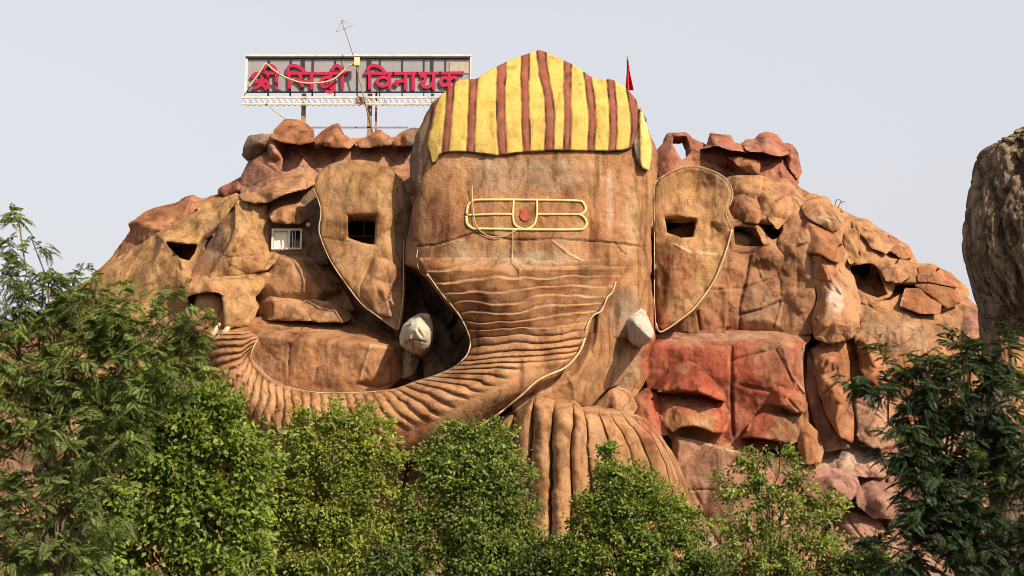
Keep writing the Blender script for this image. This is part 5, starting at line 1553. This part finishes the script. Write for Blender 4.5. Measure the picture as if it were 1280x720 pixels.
def feathery(name, label, cat, lobes_px, Y, root_px, frond=.42, density=14, per=9, col=(0.07, 0.105, 0.03), trunk_r=.2, group=None, pale=.12, yellow=(0.17, 0.20, 0.04), extra=()):
    lobes = lobes_world(lobes_px, Y)
    root = P(root_px, 720, Y)
    root[2] = 0
    t = thing(name, label, cat, root, group)
    cl = sample_clumps(lobes, density, .6, [.30 if lb[1] < 350 and lb[0] < 200 else 1 for lb in lobes_px])
    for ex in extra:
        cl.append((P(ex[0], ex[1], Y + (ex[3] if len(ex) > 3 else 0)), ex[2]))
    Bs, As, Ns, Ls, Ts = [], [], [], [], []
    for c, k in cl:
        lc, r = lobes[k]
        out = (c - lc) / (np.linalg.norm(c - lc) + 1e-9)
        m = int(per * (.5 + rng.random()))
        tone = np.clip(1 + .22 * rng.normal(), .5, 1.6)
        top_lime = rng.random() < pale * (0.4 + 1.6 * max(0, out[2]))  # yellower fronds more often towards the top
        for _ in range(m):
            d = out * .55 + rng.normal(size=3) * .75
            d[2] = d[2] * .55 + .12
            d /= np.linalg.norm(d)
            Lf = frond * (.6 + .7 * rng.random())
            st = c + rng.normal(size=3) * .07
            nl = 15
            s = np.linspace(.12, 1, nl)
            curve = st + np.outer(s * Lf, d) + np.outer(-(s ** 2) * Lf * (.28 + .3 * rng.random()), [0, 0, 1.0])
            tan = np.gradient(curve, axis=0)
            tan /= np.linalg.norm(tan, axis=1, keepdims=True)
            nrm = np.array([0.1, -.2, 1.0]) + rng.normal(size=3) * .35
            sd = np.cross(tan, nrm)
            sd /= np.linalg.norm(sd, axis=1, keepdims=True)
            ll = Lf * .29 * np.sin(np.pi * (.12 + .82 * s)) ** .6
            base = np.array(col) * tone * np.clip(rng.normal(1, .15), .6, 1.5)
            if top_lime:
                base = base * .3 + np.array(yellow) * .7
            for sg in (-1, 1):
                Bs.append(curve)
                As.append(sd * sg + tan * .55 + rng.normal(size=(nl, 3)) * .10 + np.array([0, 0, -.18]))
                Ns.append(np.tile(nrm, (nl, 1)) + rng.normal(size=(nl, 3)) * .2)
                Ls.append(ll)
                Ts.append(np.tile(base, (nl, 1)) * rng.normal(1, .10, (nl, 1)))
    B, A, Nn, L, T = map(np.concatenate, (Bs, As, Ns, Ls, Ts))
    leaves_mesh("crown", B, A, Nn, L, L * .15, T, t, 'feather')
    skeleton(t, root, lobes, cl[::5], trunk_r)
    return t


G = "small trees in front of the sculpture"
feathery("feathery_tree", "tall feathery-leaved tree at the left with thin bare top twigs against the sky", "tree",
         [(22, 268, 16), (40, 300, 28), (62, 335, 30), (95, 345, 30), (20, 365, 42), (62, 390, 48), (120, 385, 48), (165, 400, 48), (215, 390, 34), (240, 410, 26), (25, 450, 60), (90, 460, 64), (160, 455, 60), (220, 460, 42), (20, 520, 50), (85, 530, 60), (150, 530, 55),
          (30, 625, 46), (80, 600, 36), (20, 700, 50), (80, 700, 50), (130, 640, 40)],
         37.0, 60, frond=.36, density=36, per=12, col=(0.150, 0.188, 0.058), trunk_r=.15)
broadleaf("leafy_tree", "bright green leafy tree, widest one, standing beside the feathery tree", "tree",
          [(205, 480, 26), (185, 500, 34), (225, 505, 40), (255, 520, 42), (285, 540, 38), (170, 545, 46), (225, 560, 56), (285, 590, 50), (310, 610, 34), (150, 610, 50), (210, 630, 60), (270, 655, 60), (130, 680, 60), (200, 705, 60), (290, 710, 50), (90, 700, 34), (50, 700, 30)],
          43.0, 220, leaf=.20, density=26, per=72, col=(0.150, 0.200, 0.033), trunk_r=.14, yellow=.30, group=G)
broadleaf("round_tree", "round-topped small tree with lime tips below the trunk's ribbed left stretch", "tree",
          [(385, 540, 26), (415, 528, 24), (445, 528, 24), (465, 545, 26), (370, 570, 36), (420, 570, 46), (462, 580, 34), (350, 620, 42), (400, 630, 56), (455, 630, 42), (340, 680, 50), (400, 690, 60), (455, 690, 46), (400, 740, 60)],
          46.0, 405, leaf=.14, density=38, per=68, spread=.26, col=(0.190, 0.224, 0.041), yellow=.42, group=G)
broadleaf("dense_tree", "dense dark green tree at the foot of the rope below the trunk bend", "tree",
          [(570, 560, 28), (595, 550, 26), (620, 555, 24), (560, 590, 36), (610, 590, 44), (640, 600, 24), (530, 570, 12), (530, 630, 34), (590, 640, 56), (640, 640, 34), (545, 690, 46), (610, 700, 56), (650, 690, 30), (510, 680, 26), (600, 750, 60)],
          46.5, 590, leaf=.15, density=36, per=64, spread=.26, col=(0.144, 0.184, 0.039), yellow=.16, group=G)
broadleaf("pointed_tree", "small tree with a narrow pointed top in front of the vertical ribs", "tree",
          [(758, 562, 9), (756, 580, 14), (760, 600, 20), (785, 590, 18), (800, 590, 16), (775, 620, 34), (815, 625, 30), (745, 650, 32), (790, 655, 46), (840, 650, 28), (720, 690, 34), (770, 700, 50), (830, 695, 44), (870, 660, 14), (700, 700, 26), (790, 750, 60)],
          46.0, 785, leaf=.14, density=46, per=64, spread=.22, col=(0.144, 0.190, 0.034), yellow=.28, group=G)
broadleaf("open_tree", "open-crowned small tree with bare twigs showing under the red ledge", "tree",
          [(955, 572, 16), (975, 570, 14), (932, 575, 12), (985, 590, 20), (915, 602, 18), (935, 600, 16), (960, 606, 20), (1000, 615, 26), (1035, 632, 22), (925, 640, 34), (975, 650, 42), (1020, 655, 34), (900, 680, 30), (950, 700, 50), (1010, 700, 46), (970, 745, 60)],
          46.5, 965, leaf=.15, density=21, per=46, spread=.23, col=(0.172, 0.207, 0.046), yellow=.28, group=G)
feathery("feathery_tree", "dark feathery-leaved tree at the right under the grey boulder", "tree",
         [(1200, 445, 26), (1170, 455, 24), (1245, 445, 30), (1140, 480, 28), (1190, 490, 44), (1250, 500, 50), (1110, 490, 16), (1150, 530, 40), (1215, 555, 50), (1270, 570, 50), (1140, 570, 36), (1180, 610, 46), (1120, 580, 18), (1250, 640, 55), (1190, 680, 54), (1130, 690, 40), (1270, 710, 55), (1160, 640, 40)],
         28.0, 1210, frond=.33, density=58, per=12, col=(0.042, 0.068, 0.033), trunk_r=.14, pale=.07, extra=[(1092, 488, 6), (1080, 484, 6), (1068, 480, 6), (1056, 478, 6), (1105, 440, 3), (1098, 436, 3)])  # leaf colour darkened to carry the shade this tree stands in
# low growth between the trees
for (x, r, lab, yo) in ((682, 30, "low leafy bush between the dense tree and the pointed tree", 0), (878, 24, "low leafy bush between the pointed tree and the open tree", 0), (1085, 26, "low dark bush at the foot of the purple rocks", .5), (492, 24, "low leafy bush beside the round tree", 0)):
    broadleaf("leafy_bush", lab, "bush", [(x, 706, r), (x - r * .7, 722, r), (x + r * .7, 722, r), (x, 745, r)], 45.5 + yo, x, leaf=.15, density=45, per=60, spread=.26, col=(0.071, 0.106, 0.023), yellow=.12, trunk_r=.06)
